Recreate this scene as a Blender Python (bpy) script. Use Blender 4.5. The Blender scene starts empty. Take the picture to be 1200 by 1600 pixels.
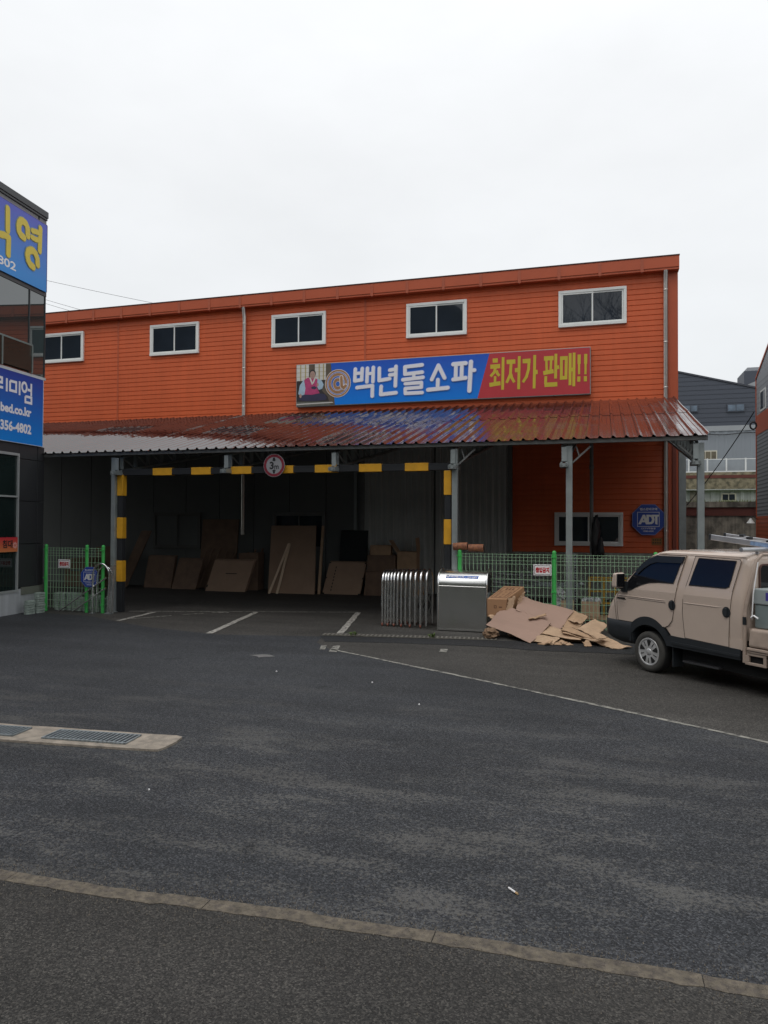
import bpy, bmesh, math, random
from math import sin, cos, pi, radians, sqrt, atan2, tan
from mathutils import Vector, Matrix, noise as mnoise
random.seed(7)
SC = bpy.context.scene
COL = SC.collection

# ------------------------------------------------------------------ camera
CAM_H = 2.15
th, pitch, roll = radians(16.5), math.atan(20 / 1155.0), radians(0.25)
F0 = Vector((-sin(th), cos(th), 0)); R0 = Vector((cos(th), sin(th), 0)); U0 = Vector((0, 0, 1))
FW = cos(pitch) * F0 + sin(pitch) * U0
UP = cos(pitch) * U0 - sin(pitch) * F0
RT = cos(roll) * R0 + sin(roll) * UP
UP2 = cos(roll) * UP - sin(roll) * R0
cd = bpy.data.cameras.new('camera'); cam = bpy.data.objects.new('camera', cd); COL.objects.link(cam)
cd.sensor_fit = 'HORIZONTAL'; cd.sensor_width = 36.0; cd.lens = 36.0 * 1155 / 1200
cd.clip_start = 0.05; cd.clip_end = 3000
M = Matrix((RT, UP2, -FW)).transposed().to_4x4(); M.translation = Vector((0, 0, CAM_H))
cam.matrix_world = M
SC.camera = cam

# ------------------------------------------------------------------ sky, sun, exposure
SUN_EL, SUN_AZ = radians(62), radians(205)       # azimuth measured from +Y clockwise
w = bpy.data.worlds.new('World'); SC.world = w; w.use_nodes = True
nt = w.node_tree; nt.nodes.clear()
N = nt.nodes.new; L = nt.links.new
out = N('ShaderNodeOutputWorld'); bg = N('ShaderNodeBackground'); L(bg.outputs[0], out.inputs[0])
sky = N('ShaderNodeTexSky'); sky.sky_type = 'NISHITA'; sky.sun_disc = False
sky.sun_elevation = SUN_EL; sky.sun_rotation = SUN_AZ
sky.air_density = 1.5; sky.dust_density = 4.0
tc = N('ShaderNodeTexCoord'); sep = N('ShaderNodeSeparateXYZ'); L(tc.outputs['Generated'], sep.inputs[0])
ramp = N('ShaderNodeValToRGB'); L(sep.outputs[2], ramp.inputs[0])
ramp.color_ramp.elements[0].position = 0.0; ramp.color_ramp.elements[0].color = (7.9, 8.2, 8.45, 1)
ramp.color_ramp.elements[1].position = 1.0; ramp.color_ramp.elements[1].color = (11.2, 11.35, 11.5, 1)
e = ramp.color_ramp.elements.new(0.42); e.color = (8.9, 9.05, 9.2, 1)
nz = N('ShaderNodeTexNoise'); nz.inputs['Scale'].default_value = 2.2; nz.inputs['Detail'].default_value = 5
nz.inputs['Roughness'].default_value = 0.55
mp = N('ShaderNodeMapping'); mp.inputs['Scale'].default_value = (1, 1, 2.2)
L(tc.outputs['Generated'], mp.inputs[0]); L(mp.outputs[0], nz.inputs['Vector'])
r2 = N('ShaderNodeMapRange'); r2.inputs[1].default_value = 0.3; r2.inputs[2].default_value = 0.7
r2.inputs[3].default_value = 0.93; r2.inputs[4].default_value = 1.04; L(nz.outputs[0], r2.inputs[0])
vm = N('ShaderNodeVectorMath'); vm.operation = 'SCALE'; L(ramp.outputs[0], vm.inputs[0]); L(r2.outputs[0], vm.inputs['Scale'])
mx = N('ShaderNodeMix'); mx.data_type = 'RGBA'; mx.inputs[0].default_value = 0.93
L(sky.outputs[0], mx.inputs[6]); L(vm.outputs[0], mx.inputs[7])
L(mx.outputs[2], bg.inputs[0]); bg.inputs[1].default_value = 0.1
sl = bpy.data.lights.new('sun', 'SUN'); so = bpy.data.objects.new('sun', sl); COL.objects.link(so)
sl.energy = 0.6; sl.angle = radians(25); sl.color = (1.0, 0.96, 0.9)
sd = Vector((sin(SUN_AZ) * cos(SUN_EL), cos(SUN_AZ) * cos(SUN_EL), sin(SUN_EL)))
so.rotation_euler = sd.to_track_quat('Z', 'Y').to_euler(); so.location = (0, 0, 60)
SC.view_settings.view_transform = 'Standard'; SC.view_settings.look = 'None'
SC.view_settings.exposure = 0.12; SC.view_settings.gamma = 1.0
SC.cycles.max_bounces = 8; SC.cycles.use_denoising = True

# ------------------------------------------------------------------ materials
def newmat(name):
    m = bpy.data.materials.new(name); m.use_nodes = True
    return m, m.node_tree, m.node_tree.nodes['Principled BSDF']

def mat(name, col, rough=0.6, metal=0.0, var=0.12, scale=2.0, bump=0.0, bscale=60.0, spec=0.5, coat=0.0, streak=0.0, aniso=None, col2=None, ior=None):
    """procedural material: base colour broken up by two noises, optional bump and vertical rain streaks"""
    m, t, b = newmat(name); n = t.nodes.new; l = t.links.new
    tcn = n('ShaderNodeTexCoord')
    nz = n('ShaderNodeTexNoise'); nz.inputs['Scale'].default_value = scale; nz.inputs['Detail'].default_value = 6
    nz.inputs['Roughness'].default_value = 0.62
    l(tcn.outputs['Object'], nz.inputs['Vector'])
    mr = n('ShaderNodeMapRange'); mr.inputs[1].default_value = 0.25; mr.inputs[2].default_value = 0.75
    mr.inputs[3].default_value = 1 - var; mr.inputs[4].default_value = 1 + var; l(nz.outputs[0], mr.inputs[0])
    fac = mr.outputs[0]
    if streak:
        mpn = n('ShaderNodeMapping'); mpn.inputs['Scale'].default_value = (9, 9, 0.35); l(tcn.outputs['Object'], mpn.inputs[0])
        n2 = n('ShaderNodeTexNoise'); n2.inputs['Scale'].default_value = 1.0; n2.inputs['Detail'].default_value = 4; l(mpn.outputs[0], n2.inputs['Vector'])
        m2 = n('ShaderNodeMapRange'); m2.inputs[1].default_value = 0.35; m2.inputs[2].default_value = 0.75
        m2.inputs[3].default_value = 1 + streak * 0.4; m2.inputs[4].default_value = 1 - streak; l(n2.outputs[0], m2.inputs[0])
        mm = n('ShaderNodeMath'); mm.operation = 'MULTIPLY'; l(fac, mm.inputs[0]); l(m2.outputs[0], mm.inputs[1]); fac = mm.outputs[0]
    if col2:
        mixc = n('ShaderNodeMix'); mixc.data_type = 'RGBA'; mixc.inputs[6].default_value = (*col, 1); mixc.inputs[7].default_value = (*col2, 1)
        n3 = n('ShaderNodeTexNoise'); n3.inputs['Scale'].default_value = scale * 1.7; n3.inputs['Detail'].default_value = 8; l(tcn.outputs['Object'], n3.inputs['Vector'])
        m3 = n('ShaderNodeMapRange'); m3.inputs[1].default_value = 0.45; m3.inputs[2].default_value = 0.62; l(n3.outputs[0], m3.inputs[0]); l(m3.outputs[0], mixc.inputs[0])
        csrc = mixc.outputs[2]
    else:
        rgb = n('ShaderNodeRGB'); rgb.outputs[0].default_value = (*col, 1); csrc = rgb.outputs[0]
    vs = n('ShaderNodeVectorMath'); vs.operation = 'SCALE'; l(csrc, vs.inputs[0]); l(fac, vs.inputs['Scale'])
    l(vs.outputs[0], b.inputs['Base Color'])
    rr = n('ShaderNodeMapRange'); rr.inputs[3].default_value = max(0.02, rough * 0.85); rr.inputs[4].default_value = min(1, rough * 1.15)
    l(nz.outputs[0], rr.inputs[0]); l(rr.outputs[0], b.inputs['Roughness'])
    b.inputs['Metallic'].default_value = metal
    b.inputs['Specular IOR Level'].default_value = spec
    if ior: b.inputs['IOR'].default_value = ior
    if coat: b.inputs['Coat Weight'].default_value = coat; b.inputs['Coat Roughness'].default_value = 0.06
    if bump:
        nb = n('ShaderNodeTexNoise'); nb.inputs['Scale'].default_value = bscale; nb.inputs['Detail'].default_value = 5; l(tcn.outputs['Object'], nb.inputs['Vector'])
        bp = n('ShaderNodeBump'); bp.inputs['Strength'].default_value = bump; bp.inputs['Distance'].default_value = 0.02
        l(nb.outputs[0], bp.inputs['Height']); l(bp.outputs[0], b.inputs['Normal'])
    return m

def asphalt(name, dark, mid, light, worn, wornscale=0.9, wornamt=0.55, agg=95.0, spec=0.35, rough=0.78, wlo=1.08):
    """aggregate speckle (voronoi cells), blotches and patches where the binder has worn to grey"""
    m, t, b = newmat(name); n = t.nodes.new; l = t.links.new
    g = n('ShaderNodeNewGeometry'); P = g.outputs['Position']
    vor = n('ShaderNodeTexVoronoi'); vor.inputs['Scale'].default_value = agg; l(P, vor.inputs['Vector'])
    wh = n('ShaderNodeSeparateColor'); l(vor.outputs['Color'], wh.inputs[0])
    cr = n('ShaderNodeValToRGB'); l(wh.outputs[0], cr.inputs[0])
    E_ = cr.color_ramp.elements
    E_[0].position = 0.0; E_[0].color = (*dark, 1); E_[1].position = 1.0; E_[1].color = (*light, 1)
    q = E_.new(0.55); q.color = (*mid, 1); q = E_.new(0.9); q.color = tuple(0.5 * (a + c) for a, c in zip(mid, light)) + (1,)
    big = n('ShaderNodeTexNoise'); big.inputs['Scale'].default_value = 0.33; big.inputs['Detail'].default_value = 7; big.inputs['Roughness'].default_value = 0.6; l(P, big.inputs['Vector'])
    mr = n('ShaderNodeMapRange'); mr.inputs[1].default_value = 0.3; mr.inputs[2].default_value = 0.7; mr.inputs[3].default_value = 0.78; mr.inputs[4].default_value = 1.22; l(big.outputs[0], mr.inputs[0])
    # worn streaky patches
    mpn = n('ShaderNodeMapping'); mpn.inputs['Rotation'].default_value = (0, 0, 0.1); mpn.inputs['Scale'].default_value = (wornscale * 0.55, wornscale * 1.6, 1); l(P, mpn.inputs[0])
    wn = n('ShaderNodeTexNoise'); wn.inputs['Scale'].default_value = 1.0; wn.inputs['Detail'].default_value = 9; wn.inputs['Roughness'].default_value = 0.72; l(mpn.outputs[0], wn.inputs['Vector'])
    f2 = n('ShaderNodeTexNoise'); f2.inputs['Scale'].default_value = 34; f2.inputs['Detail'].default_value = 8; f2.inputs['Roughness'].default_value = .72; l(P, f2.inputs['Vector'])
    ad = n('ShaderNodeMath'); ad.operation = 'MULTIPLY_ADD'; l(f2.outputs[0], ad.inputs[0]); ad.inputs[1].default_value = 1.0; l(wn.outputs[0], ad.inputs[2])
    wr = n('ShaderNodeMapRange'); wr.inputs[1].default_value = wlo; wr.inputs[2].default_value = wlo + .12; wr.inputs[3].default_value = 0; wr.inputs[4].default_value = wornamt; l(ad.outputs[0], wr.inputs[0])
    sp_ = n('ShaderNodeSeparateXYZ'); l(P, sp_.inputs[0])            # traffic wear is strongest along the wheel path near the kerb
    wy = n('ShaderNodeMapRange'); wy.inputs[1].default_value = 9.5; wy.inputs[2].default_value = 5.4; wy.inputs[3].default_value = .1; wy.inputs[4].default_value = 1.0; l(sp_.outputs[1], wy.inputs[0])
    wm = n('ShaderNodeMath'); wm.operation = 'MULTIPLY'; l(wr.outputs[0], wm.inputs[0]); l(wy.outputs[0], wm.inputs[1])
    # broad dark tyre sweeps and oil spots
    mo = n('ShaderNodeMapping'); mo.inputs['Scale'].default_value = (.22, 1.5, 1); mo.inputs['Rotation'].default_value = (0, 0, -.12); l(P, mo.inputs[0])
    no = n('ShaderNodeTexNoise'); no.inputs['Scale'].default_value = 1; no.inputs['Detail'].default_value = 3; l(mo.outputs[0], no.inputs['Vector'])
    mo2 = n('ShaderNodeMapRange'); mo2.inputs[1].default_value = .35; mo2.inputs[2].default_value = .65; mo2.inputs[3].default_value = .84; mo2.inputs[4].default_value = 1.12; l(no.outputs[0], mo2.inputs[0])
    no2 = n('ShaderNodeTexNoise'); no2.inputs['Scale'].default_value = 1.9; no2.inputs['Detail'].default_value = 5; l(P, no2.inputs['Vector'])
    mo3 = n('ShaderNodeMapRange'); mo3.inputs[1].default_value = .66; mo3.inputs[2].default_value = .74; mo3.inputs[3].default_value = 1; mo3.inputs[4].default_value = .62; l(no2.outputs[0], mo3.inputs[0])
    mm2 = n('ShaderNodeMath'); mm2.operation = 'MULTIPLY'; l(mo2.outputs[0], mm2.inputs[0]); l(mo3.outputs[0], mm2.inputs[1])
    mm3 = n('ShaderNodeMath'); mm3.operation = 'MULTIPLY'; l(mr.outputs[0], mm3.inputs[0]); l(mm2.outputs[0], mm3.inputs[1])
    mixc = n('ShaderNodeMix'); mixc.data_type = 'RGBA'; l(wm.outputs[0], mixc.inputs[0]); l(cr.outputs[0], mixc.inputs[6]); mixc.inputs[7].default_value = (*worn, 1)
    vs = n('ShaderNodeVectorMath'); vs.operation = 'SCALE'; l(mixc.outputs[2], vs.inputs[0]); l(mm3.outputs[0], vs.inputs['Scale'])
    l(vs.outputs[0], b.inputs['Base Color'])
    b.inputs['Roughness'].default_value = rough; b.inputs['Specular IOR Level'].default_value = spec
    bp = n('ShaderNodeBump'); bp.inputs['Strength'].default_value = 0.55; bp.inputs['Distance'].default_value = 0.006
    hh = n('ShaderNodeMath'); hh.operation = 'MULTIPLY_ADD'; l(f2.outputs[0], hh.inputs[0]); hh.inputs[1].default_value = 1.0; l(vor.outputs['Distance'], hh.inputs[2])
    l(hh.outputs[0], bp.inputs['Height']); l(bp.outputs[0], b.inputs['Normal'])
    return m

def gradmat(name, lo, hi, z0, z1, rough=0.35):
    """printed vinyl whose print fades from one blue to another"""
    m, t, b = newmat(name); n = t.nodes.new; l = t.links.new
    tcn = n('ShaderNodeTexCoord'); s = n('ShaderNodeSeparateXYZ'); l(tcn.outputs['Object'], s.inputs[0])
    mr = n('ShaderNodeMapRange'); mr.inputs[1].default_value = z0; mr.inputs[2].default_value = z1; l(s.outputs[2], mr.inputs[0])
    mx_ = n('ShaderNodeMix'); mx_.data_type = 'RGBA'; mx_.inputs[6].default_value = (*lo, 1); mx_.inputs[7].default_value = (*hi, 1); l(mr.outputs[0], mx_.inputs[0])
    l(mx_.outputs[2], b.inputs['Base Color']); b.inputs['Roughness'].default_value = rough
    return m

def glassmat(name, col, rough=0.03, ior=1.52, wob=0.0):
    m, t, b = newmat(name); n = t.nodes.new; l = t.links.new
    b.inputs['Base Color'].default_value = (*col, 1); b.inputs['Roughness'].default_value = rough; b.inputs['IOR'].default_value = ior
    tcn = n('ShaderNodeTexCoord'); nz = n('ShaderNodeTexNoise'); nz.inputs['Scale'].default_value = 1.3; l(tcn.outputs['Object'], nz.inputs['Vector'])
    mr = n('ShaderNodeMapRange'); mr.inputs[3].default_value = 0.6; mr.inputs[4].default_value = 1.4; l(nz.outputs[0], mr.inputs[0])
    vs = n('ShaderNodeVectorMath'); vs.operation = 'SCALE'; vs.inputs[0].default_value = col; l(mr.outputs[0], vs.inputs['Scale']); l(vs.outputs[0], b.inputs['Base Color'])
    if wob:
        bp = n('ShaderNodeBump'); bp.inputs['Strength'].default_value = wob; bp.inputs['Distance'].default_value = 0.05; l(nz.outputs[0], bp.inputs['Height']); l(bp.outputs[0], b.inputs['Normal'])
    return m

A_ROAD = asphalt('asphalt_new', (0.01, 0.0112, 0.0135), (0.028, 0.0302, 0.0345), (0.092, 0.096, 0.104), (0.125, 0.121, 0.113), 1.25, 0.66, agg=105, wlo=1.012)
A_OLD = asphalt('asphalt_old', (0.022, 0.0205, 0.0185), (0.05, 0.047, 0.043), (0.118, 0.11, 0.1), (0.085, 0.08, 0.072), 1.4, 0.6, agg=95)
A_FRONT = asphalt('asphalt_front', (0.016, 0.0152, 0.0142), (0.037, 0.0352, 0.0328), (0.1, 0.093, 0.083), (0.066, 0.06, 0.053), 1.2, 0.45, agg=120, wlo=1.1)
CONC = mat('concrete', (0.32, 0.275, 0.225), 0.85, var=0.25, scale=6, bump=0.4, bscale=90, col2=(0.24, 0.21, 0.175))
KERB = mat('kerb_concrete', (0.135, 0.114, 0.086), 0.9, var=0.5, scale=14, bump=0.6, bscale=60, col2=(0.09, 0.076, 0.063))
PAINT = mat('worn_road_paint', (0.42, 0.4, 0.36), 0.8, var=0.35, scale=9, bump=0.3, col2=(0.11, 0.105, 0.1))
PAINT2 = mat('faded_road_paint', (0.27, 0.26, 0.23), 0.8, var=0.4, scale=7, bump=0.3, col2=(0.08, 0.078, 0.074))
SKYBLOCKM = mat('sky_block_green', (0.028, 0.034, 0.02), 0.95, var=0.5, scale=0.3)
ORANGE = mat('orange_siding', (0.62, 0.118, 0.036), 0.48, var=0.1, scale=0.9, spec=0.4, streak=0.06, bump=.04, bscale=1.2)
ORANGE2 = mat('orange_trim', (0.47, 0.094, 0.036), 0.45, var=0.08, scale=1.2, spec=0.4)
COPING = mat('coping_dark', (0.05, 0.014, 0.01), 0.5)
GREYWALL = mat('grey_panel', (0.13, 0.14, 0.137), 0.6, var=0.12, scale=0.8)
GREYDOOR = mat('grey_ribbed_door', (0.46, 0.475, 0.46), 0.5, var=0.12, scale=1.1, streak=0.15)
GALV = mat('galvanised_steel', (0.27, 0.3, 0.3), 0.5, metal=0.35, var=0.15, scale=5)
GALVD = mat('dark_steel', (0.17, 0.175, 0.172), 0.55, metal=0.3, var=0.2, scale=5)
PIPE = mat('downpipe_metal', (0.62, 0.6, 0.56), 0.3, metal=0.7, var=0.12, scale=4)
DIMF = mat('brown_window_frame', (.115, .118, .112), .6)
ALU = mat('window_aluminium', (0.78, 0.8, 0.78), 0.45, metal=0.0, var=0.06)
PANE = glassmat('window_pane', (0.019, 0.026, 0.037), 0.02, wob=0.03)
def roofmat():
    """maroon coated steel: soaked, nearly black and mirror wet in patches, dull red where it has dried"""
    m, t, b = newmat('wet_maroon_roof'); n = t.nodes.new; l = t.links.new
    tcn = n('ShaderNodeTexCoord'); s_ = n('ShaderNodeSeparateXYZ'); l(tcn.outputs['Object'], s_.inputs[0])
    nz = n('ShaderNodeTexNoise'); nz.inputs['Scale'].default_value = 0.9; nz.inputs['Detail'].default_value = 8; nz.inputs['Roughness'].default_value = .65; l(tcn.outputs['Object'], nz.inputs['Vector'])
    ma = n('ShaderNodeMath'); ma.operation = 'MULTIPLY_ADD'; l(s_.outputs[0], ma.inputs[0]); ma.inputs[1].default_value = .032; l(nz.outputs[0], ma.inputs[2])
    dry = n('ShaderNodeMapRange'); dry.inputs[1].default_value = .42; dry.inputs[2].default_value = .86; l(ma.outputs[0], dry.inputs[0])
    mx_ = n('ShaderNodeMix'); mx_.data_type = 'RGBA'; mx_.inputs[6].default_value = (.026, .011, .0105, 1); mx_.inputs[7].default_value = (.055, .018, .017, 1); l(dry.outputs[0], mx_.inputs[0])
    l(mx_.outputs[2], b.inputs['Base Color'])
    rg = n('ShaderNodeMapRange'); rg.inputs[3].default_value = .05; rg.inputs[4].default_value = .3; l(dry.outputs[0], rg.inputs[0]); l(rg.outputs[0], b.inputs['Roughness'])
    b.inputs['IOR'].default_value = 2.25
    f = n('ShaderNodeTexNoise'); f.inputs['Scale'].default_value = 5; f.inputs['Detail'].default_value = 3; l(tcn.outputs['Object'], f.inputs['Vector'])
    bp = n('ShaderNodeBump'); bp.inputs['Strength'].default_value = .16; bp.inputs['Distance'].default_value = .02; l(f.outputs[0], bp.inputs['Height']); l(bp.outputs[0], b.inputs['Normal'])
    return m
ROOFM = roofmat()
STEEL = mat('stainless_steel', (0.74, 0.74, 0.72), 0.25, metal=1.0, var=0.05, scale=5, bump=0.015, bscale=4)
STEELR = mat('stainless_tube', (0.85, 0.85, 0.84), 0.2, metal=1.0, var=0.06, scale=8)
BLACKW = mat('black_foam', (0.013, 0.015, 0.018), 0.75, var=0.2)
YELLOW = mat('yellow_foam', (0.66, 0.33, 0.014), 0.65, var=0.14, scale=6)
GREENP = mat('green_paint', (0.055, 0.42, 0.09), 0.45, var=0.1, scale=4)
WIRE = mat('fence_wire', (0.32, 0.5, 0.32), 0.5, metal=0.0, var=0.1)
WHITEV = mat('white_vinyl', (0.85, 0.84, 0.84), 0.5, var=0.04)
LILAC = mat('white_lettering', (0.8, 0.79, 0.84), 0.5, var=0.03)
OUTL = mat('letter_outline', (0.3, 0.42, 0.85), 0.5, var=0.03)
REDV = mat('red_vinyl', (0.47, 0.032, 0.042), 0.45, var=0.05)
YELV = mat('yellow_lettering', (0.56, 0.45, 0.03), 0.5, var=0.06)
REDTXT = mat('red_lettering', (0.5, 0.02, 0.03), 0.5, var=0.05)
BLACKTXT = mat('black_lettering', (0.015, 0.015, 0.017), 0.5)
BLUES = mat('blue_sign', (0.017, 0.06, 0.34), 0.4, var=0.05)
GREYTXT = mat('silver_lettering', (0.72, 0.72, 0.7), 0.4, var=0.05)
CARD = mat('cardboard', (0.44, 0.29, 0.18), 0.85, var=0.2, scale=5, bump=0.1, bscale=25)
CARD2 = mat('cardboard_light', (0.5, 0.345, 0.225), 0.85, var=0.18, scale=5, bump=.08, bscale=25)
CARD3 = mat('cardboard_pinkish', (0.37, 0.245, 0.19), 0.8, var=0.06, scale=2)
CARDE = mat('cardboard_edge', (0.22, 0.14, 0.085), 0.9, var=0.3, scale=30)
CARDP = mat('cardboard_print', (0.13, 0.06, 0.035), 0.8)
BOARD = mat('brown_board', (0.37, 0.25, 0.175), 0.85, var=0.12, scale=2)
WOODP = mat('pale_batten', (0.72, 0.56, 0.4), 0.8, var=.1, scale=6)
WOOD = mat('plank_wood', (0.4, 0.27, 0.16), 0.8, var=0.2, scale=5)
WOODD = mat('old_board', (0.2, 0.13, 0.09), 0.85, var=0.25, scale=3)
BLKB = mat('black_board', (0.01, 0.014, 0.016), 0.6)
TILE = mat('grey_green_tile', (0.3, 0.36, 0.32), 0.8, var=0.35, scale=8, bump=0.3)
RUST = mat('rusty_roll', (0.3, 0.12, 0.055), 0.7, var=0.3, scale=10, col2=(0.16, 0.06, 0.035))
PANELD = mat('dark_cladding', (0.034, 0.036, 0.039), 0.45, var=0.12, scale=1.5)
PANELG = mat('grey_cladding', (0.17, 0.17, 0.172), 0.5, var=0.08, scale=2, streak=0.12)
CAPM = mat('parapet_cap', (0.045, 0.047, 0.05), 0.45)
PLINTH = mat('white_plinth', (0.42, 0.44, 0.46), 0.7, var=0.12, scale=2, streak=0.15)
GLASSB = glassmat('shop_glass', (0.012, 0.02, 0.019), 0.015, wob=0.01)
GLASSU = glassmat('coated_glass', (0.03, 0.045, 0.045), 0.015, ior=2.3)
GLASSR = glassmat('rail_glass', (0.018, 0.032, 0.028), 0.04)
TRUCKP = mat('beige_paint', (0.57, 0.46, 0.385), 0.26, var=0.04, scale=2.0, coat=0.7, spec=0.5)
TRUCKD = mat('beige_paint_worn', (0.42, 0.33, 0.27), 0.5, var=0.18, scale=6)
CLAD = mat('dark_plastic', (0.021, 0.025, 0.029), 0.5, var=0.15, scale=5)
RUBBER = mat('tyre_rubber', (0.028, 0.028, 0.027), 0.8, var=0.25, scale=12)
RUBBERL = mat('tyre_sidewall', (0.055, 0.053, 0.048), 0.85, var=0.3, scale=8)
TGLASS = glassmat('tinted_glass', (0.011, 0.011, 0.013), 0.03)
VISOR = mat('smoked_visor', (0.02, 0.023, 0.026), 0.22, var=0.1)
CHROME = mat('wheel_silver', (0.62, 0.62, 0.62), 0.25, metal=0.45, var=0.1, scale=10)
SEAM = mat('panel_gap', (0.012, 0.01, 0.009), 0.9)
UNDER = mat('underbody', (0.012, 0.012, 0.012), 0.9)
COOLER = mat('cooler_box', (0.2, 0.245, 0.245), 0.5, var=0.1, scale=3)
COOLERL = mat('cooler_lid', (0.32, 0.36, 0.36), 0.5, var=0.08, scale=3)
ALUL = mat('ladder_aluminium', (0.62, 0.63, 0.65), 0.33, metal=0.75, var=0.12, scale=8)
BLUEL = mat('blue_label', (0.2, 0.3, 0.48), 0.5, var=0.4, scale=30)
NAVY = mat('navy_metal_siding', (0.058, 0.068, 0.09), 0.55, var=0.05, scale=0.5)
LGREY = mat('pale_metal_siding', (0.225, 0.25, 0.275), 0.55, var=0.05, scale=0.6)
LGREY2 = mat('light_band', (0.31, 0.33, 0.345), 0.55, var=0.06)
GSIDE = mat('grey_siding', (0.3, 0.315, 0.34), 0.55, var=0.06, scale=0.8)
GSIDE2 = mat('grey_siding_dark', (0.14, 0.147, 0.16), 0.6, var=0.06, scale=0.8)
STONE = mat('stained_concrete_wall', (0.25, 0.225, 0.185), 0.9, var=0.4, scale=1.4, bump=0.4, bscale=20, streak=0.4, col2=(0.11, 0.1, 0.085))
STONE2 = mat('mossy_stone_wall', (0.23, 0.2, 0.13), 0.9, var=0.45, scale=2.2, bump=0.5, bscale=12, col2=(0.1, 0.092, 0.06))
MAROON = mat('maroon_band', (0.12, 0.034, 0.026), 0.8, var=0.2, scale=2)
WHITEW = mat('white_shed_wall', (0.47, 0.49, 0.48), 0.6, var=0.1, scale=1.2, streak=0.2)
WHITER = mat('white_rail', (0.7, 0.72, 0.72), 0.5)
YRACK = mat('yellow_steel', (0.42, 0.25, 0.03), 0.6, var=0.25, scale=9)
PLAST = mat('clear_plastic', (0.5, 0.52, 0.52), 0.3, var=0.3, scale=20)
BAG = mat('black_bag', (0.012, 0.012, 0.014), 0.5)
WEED = mat('weed_leaf', (0.09, 0.14, 0.03), 0.7, var=0.3, scale=30)
CABLEM = mat('black_cable', (0.02, 0.02, 0.022), 0.6)
CREAM = mat('cream_frame', (0.6, 0.57, 0.47), 0.5)
SKIN = mat('print_skin', (0.42, 0.27, 0.22), 0.5); PINK = mat('print_magenta', (0.45, 0.045, 0.16), 0.5, var=0.25, scale=9)
HANBOK = mat('print_pale_blue', (0.37, 0.5, 0.62), 0.5, var=0.15, scale=9); DARKP = mat('print_navy', (0.03, 0.028, 0.07), 0.5)
PAPER = mat('print_paper_screen', (0.62, 0.6, 0.56), 0.5, var=0.06); LATT = mat('print_lattice', (0.42, 0.34, 0.16), 0.5)
BROWNP = mat('print_brown', (0.1, 0.075, 0.05), 0.5, var=0.2, scale=5); GOLD = mat('print_bronze', (0.36, 0.19, 0.09), 0.4, var=0.25, scale=6)

# ------------------------------------------------------------------ builders
ROT = {}                                    # roots whose children are given in local coordinates
def root_of(o):
    while o.parent: o = o.parent
    return o

def tag(o, label=None, cat=None, group=None, kind=None):
    if label: o['label'] = label
    if cat: o['category'] = cat
    if group: o['group'] = group
    if kind: o['kind'] = kind
    return o

def thing(name, label, cat, loc, group=None, rot=None):
    o = bpy.data.objects.new(name, None); COL.objects.link(o)
    o.location = loc; o.empty_display_size = 0.2
    if rot is not None: o.rotation_euler = (0, 0, rot); ROT[o] = True
    return tag(o, label, cat, group)

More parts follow.
